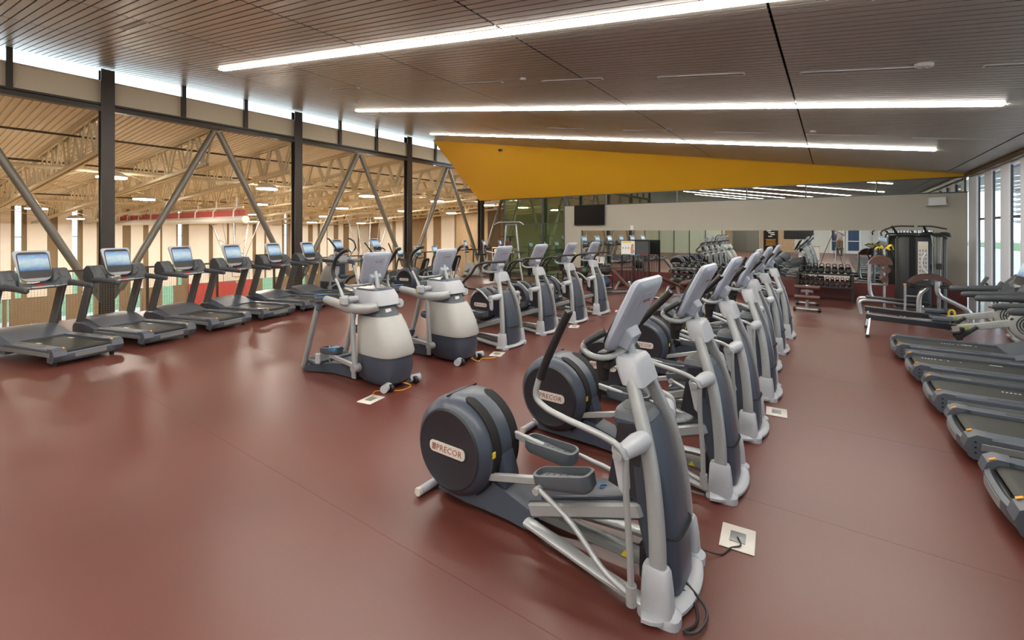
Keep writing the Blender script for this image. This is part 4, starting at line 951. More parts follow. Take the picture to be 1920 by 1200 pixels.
# ================================================================== TREADMILLS
def treadmill(label, loc, rz, group):
    t = thing('treadmill', label, 'treadmill', loc, rz, group)    # origin rear centre, +x forward
    W = 0.445
    mb = MB(); mb.box((1.0, 0, .12), (1.86, .60, .09), ch=.01); mb.box((0.08, 0, .155), (.10, .58, .10), ch=.045); mb.build('under_frame', 'iron_black', t)
    mb = MB(); mb.rings([[(x, y, z) for x, z in ((0.045, .15), (0.045, .195), (0.075, .225), (0.11, .232), (1.62, .236), (1.62, .20), (0.12, .19))] for y in (-.285, .285)]); mb.build('running_belt', 'belt', t)
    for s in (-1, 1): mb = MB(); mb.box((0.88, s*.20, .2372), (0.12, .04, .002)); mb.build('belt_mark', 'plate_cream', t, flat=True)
    for s in (-1, 1):
        y0, y1 = s*.287, s*W
        mb = MB(); mb.rings([[(x, y, z) for y, z in ((y0, .20), (y0, .262), (y1-s*.02, .262), (y1, .245), (y1, .21))] for x in (0.13, 0.6, 1.25)]); sr = mb.build('side_platform', 'deck_grey', t)
        mb = MB(); mb.prism(rrect(.62, .075, .03), T(0.72, s*.362, .262), .004, .001); mb.build('grip_pad', 'dash_grey', sr)
        mb = MB(); mb.box((.72, s*(W-.006), .175), (1.25, .02, .065), ch=.006); mb.build('silver_skirt', 'rail_silver', t)
        # rear end cap
        mb = MB(); mb.rings([[(x, y, z) for x, z in ((0.16, .07), (0.16, .265), (0.07, .27), (0.015, .235), (-0.01, .16), (0.02, .08), (0.05, .06))] for y in (y0, y0+(y1-y0)*.8, y1)]); ec = mb.build('end_cap', 'deck_grey', t)
        mb = MB(); mb.box((.045, y0+s*.02, .262), (.04, .025, .008), Matrix.Rotation(R(-25), 3, 'Y')); mb.build('yellow_sticker', 'orange_mark', ec)
        mb = MB()
        for i in range(3): mb.lathe([(0, 0), (.008, 0), (.008, .004), (0, .004)], T(.06, s*(W+.0005), .12+i*.045, 90 if s < 0 else -90), 8)
        mb.build('bolt_holes', 'black_void', ec)
    # rear cross bar
    mb = MB()
    rg = []
    for i in range(13):
        y = -W+.10+(2*W-.20)*i/12; k = 1-(2*abs(y)/(2*W-.2))**3
        rg.append([(0.03-.05*k*0.6+dx, y, z) for dx, z in ((0, .07), (-.025, .11), (-.02, .175), (0.01, .195), (0.035, .17), (.03, .08))])
    mb.rings(rg); rb = mb.build('rear_bumper', 'deck_grey', t)
    mb = MB()
    rg = []
    for i in range(9):
        y = -.20+.40*i/8; k = 1-(2*abs(y)/(2*W-.2))**3; x = 0.03-.03*k-.026
        rg.append([(x-.002, y, .11), (x-.001, y, .17), (x+.004, y, .17), (x+.004, y, .11)])
    mb.rings(rg); mb.build('bumper_inlay', 'rail_silver', rb)
    # motor hood
    mb = MB(); mb.rings([[(x, y, z) for y, z in ((-w_, .09), (-w_, h*.72+.02), (-w_*.86, h), (w_*.86, h), (w_, h*.72+.02), (w_, .09))] for x, w_, h in ((1.22, W, .262), (1.36, W, .30), (1.52, W, .36), (1.68, W, .395), (1.92, W*.97, .39), (2.03, W*.9, .30), (2.06, W*.82, .15))])
    mb.build('motor_hood', 'deck_grey', t, ang=30)
    mb = MB(); mb.prism(rrect(.22, .46, .03), T(1.46, 0, .352, 0, -20), .006); mb.bm.free()
    mb = MB()
    for x in (.14, 1.85):
        for s in (-1, 1): mb.tube([(x, s*.36, .0), (x, s*.36, .09)], .03, 12)
    mb.build('leveling_feet', 'iron_black', t)
    # uprights
    for s in (-1, 1):
        mb = MB(); mb.bar((1.82, s*.40, .26), (1.50, s*.40, 1.12), .05, .19, .015, up=(1, 0, 0)); mb.build('upright', 'post_grey', t)
    # dash: pods, bridge, handrails
    for s in (-1, 1):
        mb = MB(); mb.rings([[(x+dx, y, z) for x, z in ((1.28, 1.10), (1.33, 1.22), (1.44, 1.345), (1.52, 1.36), (1.60, 1.30), (1.62, 1.14), (1.56, 1.06), (1.36, 1.05))] for y, dx in ((s*.19, .10), (s*.23, .03), (s*.30, 0), (s*.40, 0), (s*.44, .03))]); pod = mb.build('cup_pod', 'dash_grey', t)
        Mp = frame((1.405, s*.335, 1.265), (0, 1, 0), (.11, 0, .125))
        mb = MB(); mb.prism(rrect(.10, .13, .035), frame((1.372, s*.335, 1.255), (0, -1, 0), (.11, 0, .125)), .008); mb.build('bottle_well', 'black_plastic', pod)
        mb = MB(); mb.tube([(1.42, s*.40, 1.11), (1.22, s*.405, 1.11), (0.98, s*.405, 1.095), (0.76, s*.405, 1.08), (.72, s*.405, 1.078)], [.055, .052, .044, .042, .022], 12, 3, sq=.85); mb.build('handrail', 'dash_grey', t)
    mb = MB(); mb.rings([[(x, y, z) for x, z in ((1.27, 1.06), (1.29, 1.10+b), (1.42, 1.13+b), (1.54, 1.12+b), (1.58, 1.06), (1.42, 1.03))] for y, b in ((-.26, .10), (-.19, .02), (0, .0), (.19, .02), (.26, .10))]); br = mb.build('dash_bridge', 'dash_grey', t)
    mb = MB(); mb.box((1.285, 0, 1.105), (.012, .10, .025)); mb.build('stop_key', 'red_mark', br)
    mb = MB(); mb.tube([(1.27, -.34, 1.085), (1.22, -.2, 1.08), (1.20, 0, 1.08), (1.22, .2, 1.08), (1.27, .34, 1.085)], .016, 10, 3); cb = mb.build('pulse_bar', 'silver', t)
    for s in (-1, 1):
        mb = MB(); mb.tube([(1.238, s*.25, 1.082), (1.212, s*.14, 1.08)], .0185, 10); mb.build('pulse_grip', 'black_plastic', cb)
    mb = MB(); mb.tube([(1.50, -.25, 1.27), (1.48, .25, 1.27)], .014, 8); mb.tube([(1.46, 0, 1.15), (1.48, 0, 1.30)], .03, 10); mb.build('display_bracket', 'iron_black', t)
    console(t, (1.38, 0, 1.16), (0.16, 0, 0.47), 0.47, 0.53, 'light_plastic', True, False)
    return t
gl = 'treadmills in the left row facing the gym'
A_ = R(16)
names = ['nearest treadmill of the left row, cut by the left picture edge', 'second treadmill of the left row, before the first dark column', 'third treadmill of the left row', 'fourth treadmill of the left row', 'fifth treadmill of the left row', 'sixth and last treadmill of the left row, beside the tall cross trainer']
tm0 = None
for k in range(6):
    x = -9.2-(1.2*k+.445)*math.sin(A_); y = 1.54+(1.2*k+.445)*math.cos(A_)
    if tm0 is None: tm0 = treadmill(names[0], (x, y, 0), 180+16, gl)
    else: dup(tm0, names[k], (x, y, 0), 180+16)
gr_ = 'treadmills in the right row facing the windows'
ry_ = [9.50, 8.25, 7.03, 5.84, 4.62]
rn = ['farthest treadmill of the right row, nearest the rowing machines', 'second treadmill of the right row from the rowing machines', 'middle treadmill of the right row', 'second treadmill of the right row from the camera', 'treadmill of the right row nearest the camera, cut by the picture edge']
rxs = [0.80, 0.86, 0.90, 0.93, 0.95]
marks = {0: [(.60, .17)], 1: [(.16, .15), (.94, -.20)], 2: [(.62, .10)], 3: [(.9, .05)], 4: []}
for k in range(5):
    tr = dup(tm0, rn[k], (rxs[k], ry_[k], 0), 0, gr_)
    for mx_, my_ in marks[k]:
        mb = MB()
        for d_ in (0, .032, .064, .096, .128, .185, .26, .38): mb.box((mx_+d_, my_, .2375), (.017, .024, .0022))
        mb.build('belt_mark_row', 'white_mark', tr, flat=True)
for k in range(7):
    lab = 'treadmill just outside the right picture edge, %s toward the camera in the right row' % ORD[k] if k < 3 else 'treadmill of the right row behind the camera, %s past it' % ORD[k-3]
    dup(tm0, lab, (0.97, 3.42-1.2*k, 0), 0, gr_)

# ================================================================== MACHINES BY THE GUARD RAIL
dup(a0, 'tall cross trainer by the guard rail just past the left treadmills', (-13.3, 8.42, 0), 196)
dup(e0, 'elliptical past the left treadmills by the rail, its wheel housing toward the camera', (-12.75, 9.72, 0), 194, 'ellipticals by the guard rail')

def recumbent(label, loc, rz, group):
    t = thing('recumbent_bike', label, 'exercise bike', loc, rz, group)   # origin under console, +x forward
    mb = MB(); mb.rings([[(x, y, z) for y, z in ((-w_, .06), (-w_*.8, h), (w_*.8, h), (w_, .06))] for x, w_, h in ((.38, .10, .22), (.25, .15, .52), (.0, .17, .62), (-.22, .15, .46), (-.36, .11, .2))]); mb.build('pedal_housing', 'pedal_grey', t)
    mb = MB(); mb.bar((-.2, 0, .12), (-1.25, 0, .12), .12, .09, .02); mb.box((.32, 0, .04), (.10, .55, .06), ch=.015); mb.box((-1.22, 0, .04), (.10, .6, .06), ch=.015); mb.build('base_frame', 'silver', t)
    mb = MB(); mb.tube([(.05, 0, .55), (-.02, 0, .9), (-.10, 0, 1.08)], .03, 10, 3); mb.build('console_post', 'dash_grey', t)
    for s in (-1, 1):
        mb = MB(); mb.tube([(-.06, 0, .96), (-.12, s*.16, .95), (-.26, s*.24, 1.0), (-.30, s*.20, 1.12)], .017, 8, 4); mb.build('handlebar', 'black_plastic', t)
        mb = MB(); mb.tube([(0, s*.17, .33), (0, s*.20, .33)], .03, 10); mb.bar((0, s*.2, .33), (s*.12, s*.2, .33-.1*s), .02, .03); mb.box((s*.12, s*.26, .33-.1*s), (.2, .1, .03), ch=.01); mb.build('pedal', 'iron_black', t)
        mb = MB(); mb.tube([(-.78, s*.3, .52), (-1.05, s*.3, .52), (-1.12, s*.24, .42)], .018, 8, 3); mb.build('side_handle', 'silver', t)
    console(t, (-.17, 0, 1.02), (.13, 0, .42), .34, .40, 'light_plastic', True, False)
    mb = MB(); mb.prism(rrect(.42, .40, .10), T(-.86, 0, .44), .07, .02); mb.build('seat_cushion', 'black_plastic', t)
    mb = MB(); mb.prism(rrect(.40, .58, .10), frame((-1.09, 0, .78), (0, -1, 0), (-.22, 0, .62)), .06, .02); mb.build('seat_back', 'black_plastic', t)
    mb = MB(); mb.tube([(-1.0, 0, .16), (-1.1, 0, .5), (-1.24, 0, .95)], .03, 10); mb.tube([(-.86, 0, .16), (-.86, 0, .45)], .04, 10); mb.build('seat_post', 'silver', t)
    return t
rb_ = recumbent('nearest recumbent bike by the guard rail, after the elliptical', (-12.55, 10.75, 0), 194, 'recumbent bikes by the guard rail')
dup(rb_, 'middle recumbent bike by the guard rail', (-12.75, 11.8, 0), 190)
dup(rb_, 'farthest recumbent bike by the guard rail', (-12.9, 12.85, 0), 188)
def upright_bike(label, loc, rz):
    t = thing('exercise_bike', label, 'exercise bike', loc, rz, 'upright bikes before the corridor')
    mb = MB(); mb.rings([[(x, y, z) for y, z in ((-w_, .08), (-w_*.8, h), (w_*.8, h), (w_, .08))] for x, w_, h in ((.30, .09, .30), (.1, .14, .62), (-.2, .14, .60), (-.45, .10, .30))]); mb.build('pedal_housing', 'rower_grey', t)
    mb = MB(); mb.box((.28, 0, .04), (.09, .5, .07), ch=.015); mb.box((-.62, 0, .04), (.09, .5, .07), ch=.015); mb.bar((.28, 0, .08), (-.62, 0, .08), .09, .07, .01); mb.build('base_frame', 'silver', t)
    mb = MB(); mb.tube([(-.38, 0, .4), (-.46, 0, .92)], .03, 10); mb.build('seat_post', 'silver', t)
    mb = MB(); mb.rings([[(x, y, z) for y, z in ((-w_, .92), (-w_, .97), (-w_*.7, 1.0), (w_*.7, 1.0), (w_, .97), (w_, .92))] for x, w_ in ((-.70, .10), (-.62, .14), (-.46, .11), (-.30, .04), (-.26, .025))]); mb.build('saddle', 'black_plastic', t)
    mb = MB(); mb.tube([(.16, 0, .55), (.24, 0, 1.15), (.20, 0, 1.28)], .03, 10, 3); mb.build('console_post', 'silver', t)
    mb = MB(); mb.box((.12, 0, 1.06), (.09, .30, .06), ch=.02); mb.build('cup_holder', 'black_plastic', t)
    for s in (-1, 1):
        mb = MB(); mb.tube([(.2, 0, 1.16), (.12, s*.2, 1.16), (-.02, s*.25, 1.22), (.06, s*.22, 1.36)], .017, 8, 4); mb.build('handlebar', 'black_plastic', t)
        mb = MB(); mb.bar((-.05, s*.17, .34), (-.05+s*.12, s*.17, .34-.1*s), .02, .03); mb.box((-.05+s*.12, s*.22, .34-.1*s), (.18, .09, .03), ch=.01); mb.build('pedal', 'iron_black', t)
    console(t, (.14, 0, 1.16), (.13, 0, .42), .34, .42, 'light_plastic', True, False)
    return t
ub = upright_bike('nearest upright bike before the corridor', (-12.9, 15.1, 0), 200)
dup(ub, 'middle upright bike before the corridor', (-12.9, 16.4, 0), 200)
dup(ub, 'farthest upright bike, by the corridor half wall', (-12.8, 17.5, 0), 200)
t = thing('roman_chair', 'black bench with raised back pad by the rail before the upright bikes', 'bench', (-12.9, 14.0, 0), 150)
mb = MB(); mb.bar((-.6, 0, .08), (.6, 0, .08), .08, .06, .01); mb.box((-.6, 0, .04), (.08, .5, .07)); mb.box((.6, 0, .04), (.08, .5, .07)); mb.bar((.1, 0, .1), (.1, 0, .55), .08, .08, .01); mb.build('frame', 'silver', t)
mb = MB(); mb.prism(rrect(.5, .28, .06), T(.32, 0, .5, 0, -5), .06, .015); mb.build('seat', 'black_plastic', t)
mb = MB(); mb.prism(rrect(.62, .26, .06), T(-.1, 0, .66, 0, 42), .06, .015); mb.build('back_pad', 'black_plastic', t)

# power tower before the glass
t = thing('pull_up_station', 'tall silver pull up and dip station before the green glass corner', 'pull up station', (-9.7, 13.5, 0), 0)
mb = MB()
for s in (-1, 1): mb.tube([(s*.55, -.65, .04), (s*.50, .1, .06), (s*.45, .7, .04)], .035, 10, 3)
mb.tube([(-.5, -.1, .06), (.5, -.1, .06)], .035, 10); mb.build('base_frame', 'frame_silver', t)
for s in (-1, 1):
    mb = MB(); mb.tube([(s*.50, .25, .06), (s*.34, .22, 1.0), (s*.22, .2, 2.2)], .035, 10, 3); mb.build('upright', 'frame_silver', t)
    mb = MB(); mb.tube([(s*.36, .2, 1.18), (s*.36, -.35, 1.18), (s*.62, -.50, 1.24)], .022, 10, 2); mb.build('dip_bar', 'frame_silver', t)
    mb = MB(); mb.prism(rrect(.3, .12, .03), T(s*.36, -.05, 1.21), .05, .01); mb.build('arm_pad', 'maroon_pad', t)
mb = MB(); mb.tube([(-.68, .02, 2.20), (-.45, .1, 2.30), (0, .12, 2.30), (.45, .1, 2.30), (.68, .02, 2.20)], .02, 10, 3); mb.tube([(-.25, .2, 2.2), (.25, .2, 2.2)], .03, 8); mb.build('pull_up_bar', 'frame_silver', t)
mb = MB(); mb.prism(rrect(.3, .5, .06), frame((0, .08, 1.35), (1, 0, 0), (0, 0, 1)), .07, .02); mb.build('back_pad', 'maroon_pad', t)
t = thing('storage_tree', 'black storage tree with flat top standing before the green glass', 'rack', (-10.6, 14.9, 0))
mb = MB(); mb.box((0, 0, .9), (.05, .05, 1.75)); mb.box((0, 0, .03), (.7, .5, .05)); mb.build('post', 'iron_black', t)
for z in (.5, 1.1, 1.75): mb = MB(); mb.box((0, 0, z), (.8, .05, .04)); mb.box((0, -.12, z-.01), (.8, .22, .02)); mb.build('shelf', 'iron_black', t)

# balls and domes by the end wall
def ball(name, lab, cat, p, r, m, flat_=False, g=None):
    t = thing(name, lab, cat, p, 0, g)
    if flat_:
        mb = MB(); mb.lathe([(0, .26), (.12, .24), (.22, .17), (.29, .06), (.30, .04)], T(0, 0, 0), 24); mb.build('dome', m, t)
        mb = MB(); mb.lathe([(0, .0), (.31, .0), (.32, .025), (.31, .05), (0, .05)], T(0, 0, 0), 24); mb.build('platform', 'iron_black', t)
    else:
        mb = MB(); mb.sphere((0, 0, r), r, 20, 12); mb.build('ball_skin', m, t)
        mb = MB(); mb.tube([(r*1.002*math.cos(a), r*1.002*math.sin(a), r) for a in [2*PI*i/24 for i in range(24)]], .006, 5, closed=True); mb.build('seam', 'dash_grey', t)
t = thing('ball_rack', 'low black rack of exercise balls by the end wall', 'rack', (-7.85, 15.2, 0))
mb = MB()
for s in (-1, 1):
    for y in (-.2, .2): mb.box((s*.62, y, .2), (.04, .04, .4))
for z in (.035, .34):
    for y in (-.12, .14): mb.box((0, y, z), (1.24, .03, .03))
mb.build('frame', 'iron_black', t)

for x, z, m, c_ in ((-8.25, .355, 'ball_maroon', 'dark red'), (-7.85, .355, 'iron_black', 'black'), (-7.45, .355, 'ball_green', 'dark green'), (-8.1, .05, 'ball_blue', 'dark blue'), (-7.6, .05, 'iron_black', 'plain black')):
    ball('medicine_ball', '%s medicine ball on the %s tier of the ball rack' % (c_, 'top' if z > .2 else 'lower'), 'ball', (x, 15.2, z), .145, m, False, 'medicine balls on the rack')
t = thing('ball_tree', 'small black ball tree beside the ball rack, holding a blue and a black ball', 'stand', (-6.4, 14.6, 0))
mb = MB(); mb.tube([(.24, .1, 0), (.24, .1, .62)], .02, 8); mb.tube([(-.2, 0, .02), (.24, .1, .02), (.1, -.25, .02)], .02, 8, 3); mb.build('post', 'iron_black', t)
for z in (.04, .46):
    mb = MB(); mb.tube([(.13*math.cos(q), .13*math.sin(q), z) for q in [2*PI*i/20 for i in range(20)]], .012, 6, closed=True); mb.tube([(.12, .04, z), (.24, .1, z)], .012, 6); mb.build('ring', 'white_plastic', t)
ball('exercise_ball', 'blue ball on the lower ring of the ball tree', 'ball', (-6.4, 14.6, .0), .20, 'ball_blue')
ball('exercise_ball', 'shiny black ball on the upper ring of the ball tree', 'ball', (-6.4, 14.6, .42), .20, 'iron_black')
t = thing('wipes_stand', 'white plastic wipes stand with a bucket against the mirror', 'stand', (-7.2, 15.95, 0))
mb = MB()
for sx in (-1, 1):
    for sy in (-1, 1): mb.box((sx*.22, sy*.12, .4), (.03, .03, .8))
for z in (.15, .45, .78): mb.box((0, 0, z), (.47, .27, .02))
mb.build('frame', 'white_plastic', t)
for s in (-1, 1): mb = MB(); mb.lathe([(0, 0), (.09, 0), (.11, .2), (.115, .2), (.115, .22), (0, .22)], T(s*.12, 0, .79), 18); mb.build('bucket', 'white_plastic', t)
mb = MB(); mb.box((-.12, -.115, .89), (.12, .01, .09)); mb.build('red_label', 'red_mark', t)
# band stand with poster
t = thing('resistance_band_stand', 'black stand hung with long resistance bands and a white and yellow poster', 'stand', (-5.72, 15.7, 0))
mb = MB()
for x in (-.5, .5): mb.box((x, 0, .82), (.04, .06, 1.64)); mb.box((x, 0, .025), (.06, .55, .05))
for z in (1.62, 1.14, .2): mb.box((0, 0, z), (1.0, .05, .05))
mb.build('frame', 'iron_black', t)
mb = MB(); mb.box((.25, -.02, 1.38), (.46, .02, .46)); mb.build('dark_panel', 'dash_grey', t)
mb = MB(); mb.box((-.25, -.04, 1.37), (.50, .015, .50)); ps = mb.build('poster', 'white_mark', t)
mb = MB(); mb.box((-.30, -.05, 1.58), (.34, .006, .05)); mb.build('yellow_stripe', 'yellow_mark', ps)
mb = MB()
for i in range(3): mb.box((-.43+i*.10, -.05, 1.37), (.045, .006, .06))
mb.build('small_pictures', 'wood_tan', ps)
mb = MB(); mb.shell([(-.10, -.05, 1.17, .05, .004), (-.07, -.05, 1.25, .07, .004), (-.10, -.05, 1.35, .05, .004), (-.08, -.05, 1.46, .045, .004), (-.08, -.05, 1.52, .03, .004)], 12, 2); mb.build('figure_picture', 'skin', ps)
for i in range(14):
    x = -.44+i*.068; m = ('iron_black', 'dash_grey')[i % 2]
    mb = MB(); mb.tube([(x, -.05, 1.12), (x+.01*math.sin(i), -.07, .7), (x-.02*math.cos(i), -.06, .18-.02*(i % 3))], .010, 6, 3); hb = mb.build('resistance_band', m, t)
    mb = MB(); mb.box((x, -.06, 1.13), (.045, .03, .05), ch=.008); mb.build('band_handle', ('ball_green', 'blue_accent', 'red_mark')[i//5], hb)

# ================================================================== BENCHES AND RACKS
def bench(label, loc, rz, tilt=-14, rollers=False):
    t = thing('weight_bench', label, 'bench', loc, rz)
    mb = MB(); mb.bar((-.55, 0, .10), (.55, 0, .10), .07, .06, .01)
    for x, hw in ((-.58, .22), (.58, .26)): mb.tube([(x, -hw, .055), (x, hw, .055)], .032, 12)
    mb.bar((.15, 0, .1), (.05, 0, .42), .06, .08, .01); mb.bar((-.4, 0, .1), (-.25, 0, .40), .05, .06, .01); mb.build('frame', 'frame_silver', t)
    mb = MB()
    for x, hw in ((-.58, .22), (.58, .26)):
        for s in (-1, 1): mb.lathe([(0, -.03), (.05, -.03), (.05, .03), (0, .03)], T(x, s*hw, .05, 90), 16)
    mb.build('wheel', 'iron_black', t)
    mb = MB(); mb.prism(rrect(.36, .26, .05), T(.42, 0, .43, 0, tilt*-.6), .06, .015); mb.build('seat_pad', 'maroon_pad', t)
    ca, sa = math.cos(R(tilt)), math.sin(R(tilt))
    mb = MB(); mb.prism(rrect(.82, .27, .06), T(-.22, 0, .47-.0, 0, tilt), .06, .015); mb.build('back_pad', 'maroon_pad', t)
    if rollers:
        for dz in (.0, .24):
            mb = MB(); mb.tube([(.72-dz*.3, -.26, .36+dz), (.72-dz*.3, .26, .36+dz)], .055, 16); mb.build('roller', 'maroon_pad', t)
        mb = MB(); mb.bar((.55, 0, .1), (.66, 0, .66), .06, .05, .01); mb.tube([(.72, -.24, .36), (.72, .24, .36)], .02, 8); mb.build('roller_post', 'frame_silver', t)
    return t
bench('brown padded bench with rollers facing the camera before the kettlebell rack', (-.53, 13.95, 0), -88, -8, True)
bench('brown padded bench tilted up, left of the long elliptical row by the mirror', (-3.75, 13.6, 0), 60, 22)
bench('brown bench with a steep back pad, left of the dumbbell rack', (-5.2, 13.6, 0), 15, 48)
t = thing('hurdle_frame', 'low open black tube frame on the floor past the middle row', 'frame', (-4.9, 11.9, 0), 60)
for x in (-.75, .75):
    mb = MB(); mb.tube([(x, 0, .05), (x+(.12 if x < 0 else -.12), 0, 1.0)], .025, 8); mb.build('upright', 'iron_black', t); mb = MB(); mb.bar((x, -.3, .03), (x, .3, .03), .05, .05); mb.build('foot', 'iron_black', t)
mb = MB()
for z in (.25, .35, .96): mb.tube([(-.7, 0, z), (.7, 0, z)], .016, 8)
mb.build('cross_bar', 'iron_black', t)

def dumbbell(lab, loc, rz=0):
    t = thing('dumbbell', lab, 'dumbbell', loc, rz, 'dumbbells on the rack by the mirror')
    for s in (-1, 1): mb = MB(); mb.lathe([(0, -.045), (.062, -.045), (.07, -.03), (.07, .03), (.062, .045), (0, .045)], T(0, s*.105, .07, 90), 14); mb.build('head', 'iron_black', t)
    mb = MB(); mb.tube([(0, -.07, .07), (0, .07, .07)], .015, 8); mb.build('handle', 'chrome', t)
    mb = MB(); mb.lathe([(0, 0), (.03, 0), (.03, .003), (0, .003)], T(0, -.1495, .07, 90), 12); mb.build('end_disc', 'frame_silver', t)
    return t
t = thing('dumbbell_rack', 'long black dumbbell rack under the mirror behind the elliptical row', 'rack', (-3.0, 15.75, 0))
mb = MB()
for x in (-1.45, 0, 1.45): mb.bar((x, .2, .0), (x, .2, .80), .05, .06); mb.bar((x, -.3, .03), (x, .3, .03), .06, .05); 
mb.build('frame', 'iron_black', t)
for z, y in ((.34, -.06), (.70, .06)): mb = MB(); mb.box((0, y, z), (3.0, .34, .03), Matrix.Rotation(R(10), 3, 'X')); mb.build('shelf', 'iron_black', t)
db = None
for r_, (z, y) in enumerate(((.385, 15.69), (.745, 15.81))):
    for i in range(13):
        p = (-4.3+i*.216, y, z+.012)
        lab = '%s dumbbell from the left on the %s shelf of the long rack' % (ORD[i], ('lower', 'upper')[r_])
        if db is None: db = dumbbell(lab, p)
        else: dup(db, lab, p)
# kettlebell rack
t = thing('kettlebell_rack', 'two tier black kettlebell rack under the mirror', 'rack', (-.18, 15.7, 0))
mb = MB()
for s in (-1, 1): mb.box((s*.64, 0, .38), (.06, .30, .76)); mb.box((s*.64, 0, .04), (.07, .45, .06))
mb.build('side_frame', 'iron_black', t)
for z in (.40, .76): mb = MB(); mb.box((0, 0, z), (1.34, .36, .03)); mb.box((0, -.18, z+.01), (1.34, .02, .05)); mb.build('shelf', 'iron_black', t)
def kettle(lab, loc, s, g):
    t = thing('kettlebell', lab, 'kettlebell', loc, 0, g)
    mb = MB(); mb.lathe([(0, 0), (.05*s, 0), (.085*s, .035*s), (.095*s, .085*s), (.08*s, .14*s), (.04*s, .17*s), (0, .175*s)], T(0, 0, 0), 18); mb.build('bell', 'iron_black', t)
    mb = MB(); mb.tube([(-.05*s, 0, .14*s), (-.065*s, 0, .21*s), (-.04*s, 0, .255*s), (.04*s, 0, .255*s), (.065*s, 0, .21*s), (.05*s, 0, .14*s)], .015*s, 8, 4); mb.build('handle', 'iron_black', t)
    return t
for i in range(8): kettle('%s kettlebell from the left on the top shelf of the rack' % ORD[i], (-.74+i*.16, 15.7, .777), .80-.008*i, 'kettlebells on the top shelf')
for i in range(10): kettle('%s small kettlebell from the left on the lower shelf of the rack' % ORD[i], (-.74+i*.124, 15.7, .418), .68-.012*i, 'kettlebells on the lower shelf')

# ================================================================== ROWERS
def rower(lab, loc, rz=0):
    t = thing('rowing_machine', lab, 'rowing machine', loc, rz, 'rowing machines by the windows')
    mb = MB(); mb.bar((0, 0, .36), (1.25, 0, .30), .09, .10, .008); mr = mb.build('monorail', 'dark_face', t)
    mb = MB(); mb.bar((0, 0, .415), (1.25, 0, .355), .06, .012); mb.build('rail_strip', 'frame_silver', mr)
    mb = MB(); mb.bar((.06, -.02, .34), (.02, -.22, .03), .03, .03); mb.bar((.06, .02, .34), (.02, .22, .03), .03, .03); mb.bar((.02, -.24, .03), (.02, .24, .03), .04, .04); mb.build('rear_leg', 'frame_silver', t)
    mb = MB(); mb.box((.02, -.25, .025), (.06, .05, .05)); mb.box((.02, .25, .025), (.06, .05, .05)); mb.build('rubber_foot', 'iron_black', t)
    mb = MB(); mb.rings([[(x, y, z) for y, z in ((-w_, z0), (-w_, z0+.035), (w_, z0+.035), (w_, z0))] for x, w_, z0 in ((.90, .10, .44), (.95, .15, .42), (1.12, .16, .42), (1.2, .12, .43))]); mb.box((1.04, 0, .39), (.22, .12, .08)); mb.build('seat', 'pedal_grey', t)
    mb = MB(); mb.bar((1.18, 0, .27), (1.95, 0, .47), .10, .11, .01); mb.build('main_body', 'rower_grey', t)
    P = frame((1.56, -.0515, .367), (.77, 0, .20), (-.2, 0, .77))
    tx = text('brand_lettering', 'concept2', .075, P@T(.10, -.008, 0), 'grey_text', t, .001, 0, 1.1)
    mb = MB()
    for a in range(2):
        mb.tube([P@Vector((-.255+a*.05+.026*math.cos(q), .026*math.sin(q), .001)) for q in [R(50+260*i/12)+a*PI for i in range(13)]], .008, 5)
    mb.build('green_logo', 'green_mark', t)
    for s in (-1, 1):
        mb = MB(); mb.box((1.36, s*.15, .24), (.36, .14, .03), Matrix.Rotation(R(-45), 3, 'Y')); mb.box((1.30, s*.14, .30), (.05, .13, .06)); mb.bar((1.22, s*.14, .14), (1.30, s*.14, .16), .1, .07); mb.box((1.39, s*.14, .27), (.10, .135, .012), Matrix.Rotation(R(-45), 3, 'Y')); mb.build('foot_rest', 'iron_black', t)
    mb = MB(); mb.lathe([(0, -.09), (.20, -.09), (.255, -.05), (.265, 0), (.255, .05), (.20, .09), (0, .09)], T(2.12, 0, .45, 90), 36); fl = mb.build('flywheel_housing', 'rower_grey', t)
    mb = MB()
    for q in (.10, .135, .17): mb.tube([(2.12+q*math.cos(a), -.093, .45+q*math.sin(a)) for a in [2*PI*i/28 for i in range(28)]], .008, 5, closed=True)
    mb.lathe([(0, 0), (.07, 0), (.07, .01), (0, .01)], T(2.12, -.09, .45, 90), 20); mb.build('vent_cage', 'iron_black', fl)
    mb = MB(); mb.tube([(2.0, 0, .3), (2.12, 0, .1), (2.12, 0, .04)], .03, 10); mb.tube([(2.12, -.3, .04), (2.12, .3, .04)], .03, 10); mb.build('front_leg', 'rower_grey', t)
    mb = MB(); mb.tube([(1.95, 0, .5), (1.90, 0, .8), (1.78, 0, 1.02)], .018, 8, 3); mb.build('monitor_arm', 'iron_black', t)
    mb = MB(); mb.slab(frame((1.77, 0, 1.04), (0, -1, 0), (.1, 0, .2)), .17, .2, .03, .02, .004); mb.build('monitor', 'dash_grey', t)
    mb = MB(); mb.tube([(1.86, -.24, .55), (1.90, -.1, .545), (1.9, .1, .545), (1.86, .24, .55)], .014, 8, 3); mb.build('handle', 'iron_black', t)
    return t
r0 = rower('nearer rowing machine between the right treadmills and the benches', (.53, 11.02, 0), -2)
dup(r0, 'farther rowing machine by the windows', (.56, 12.05, 0), -2)

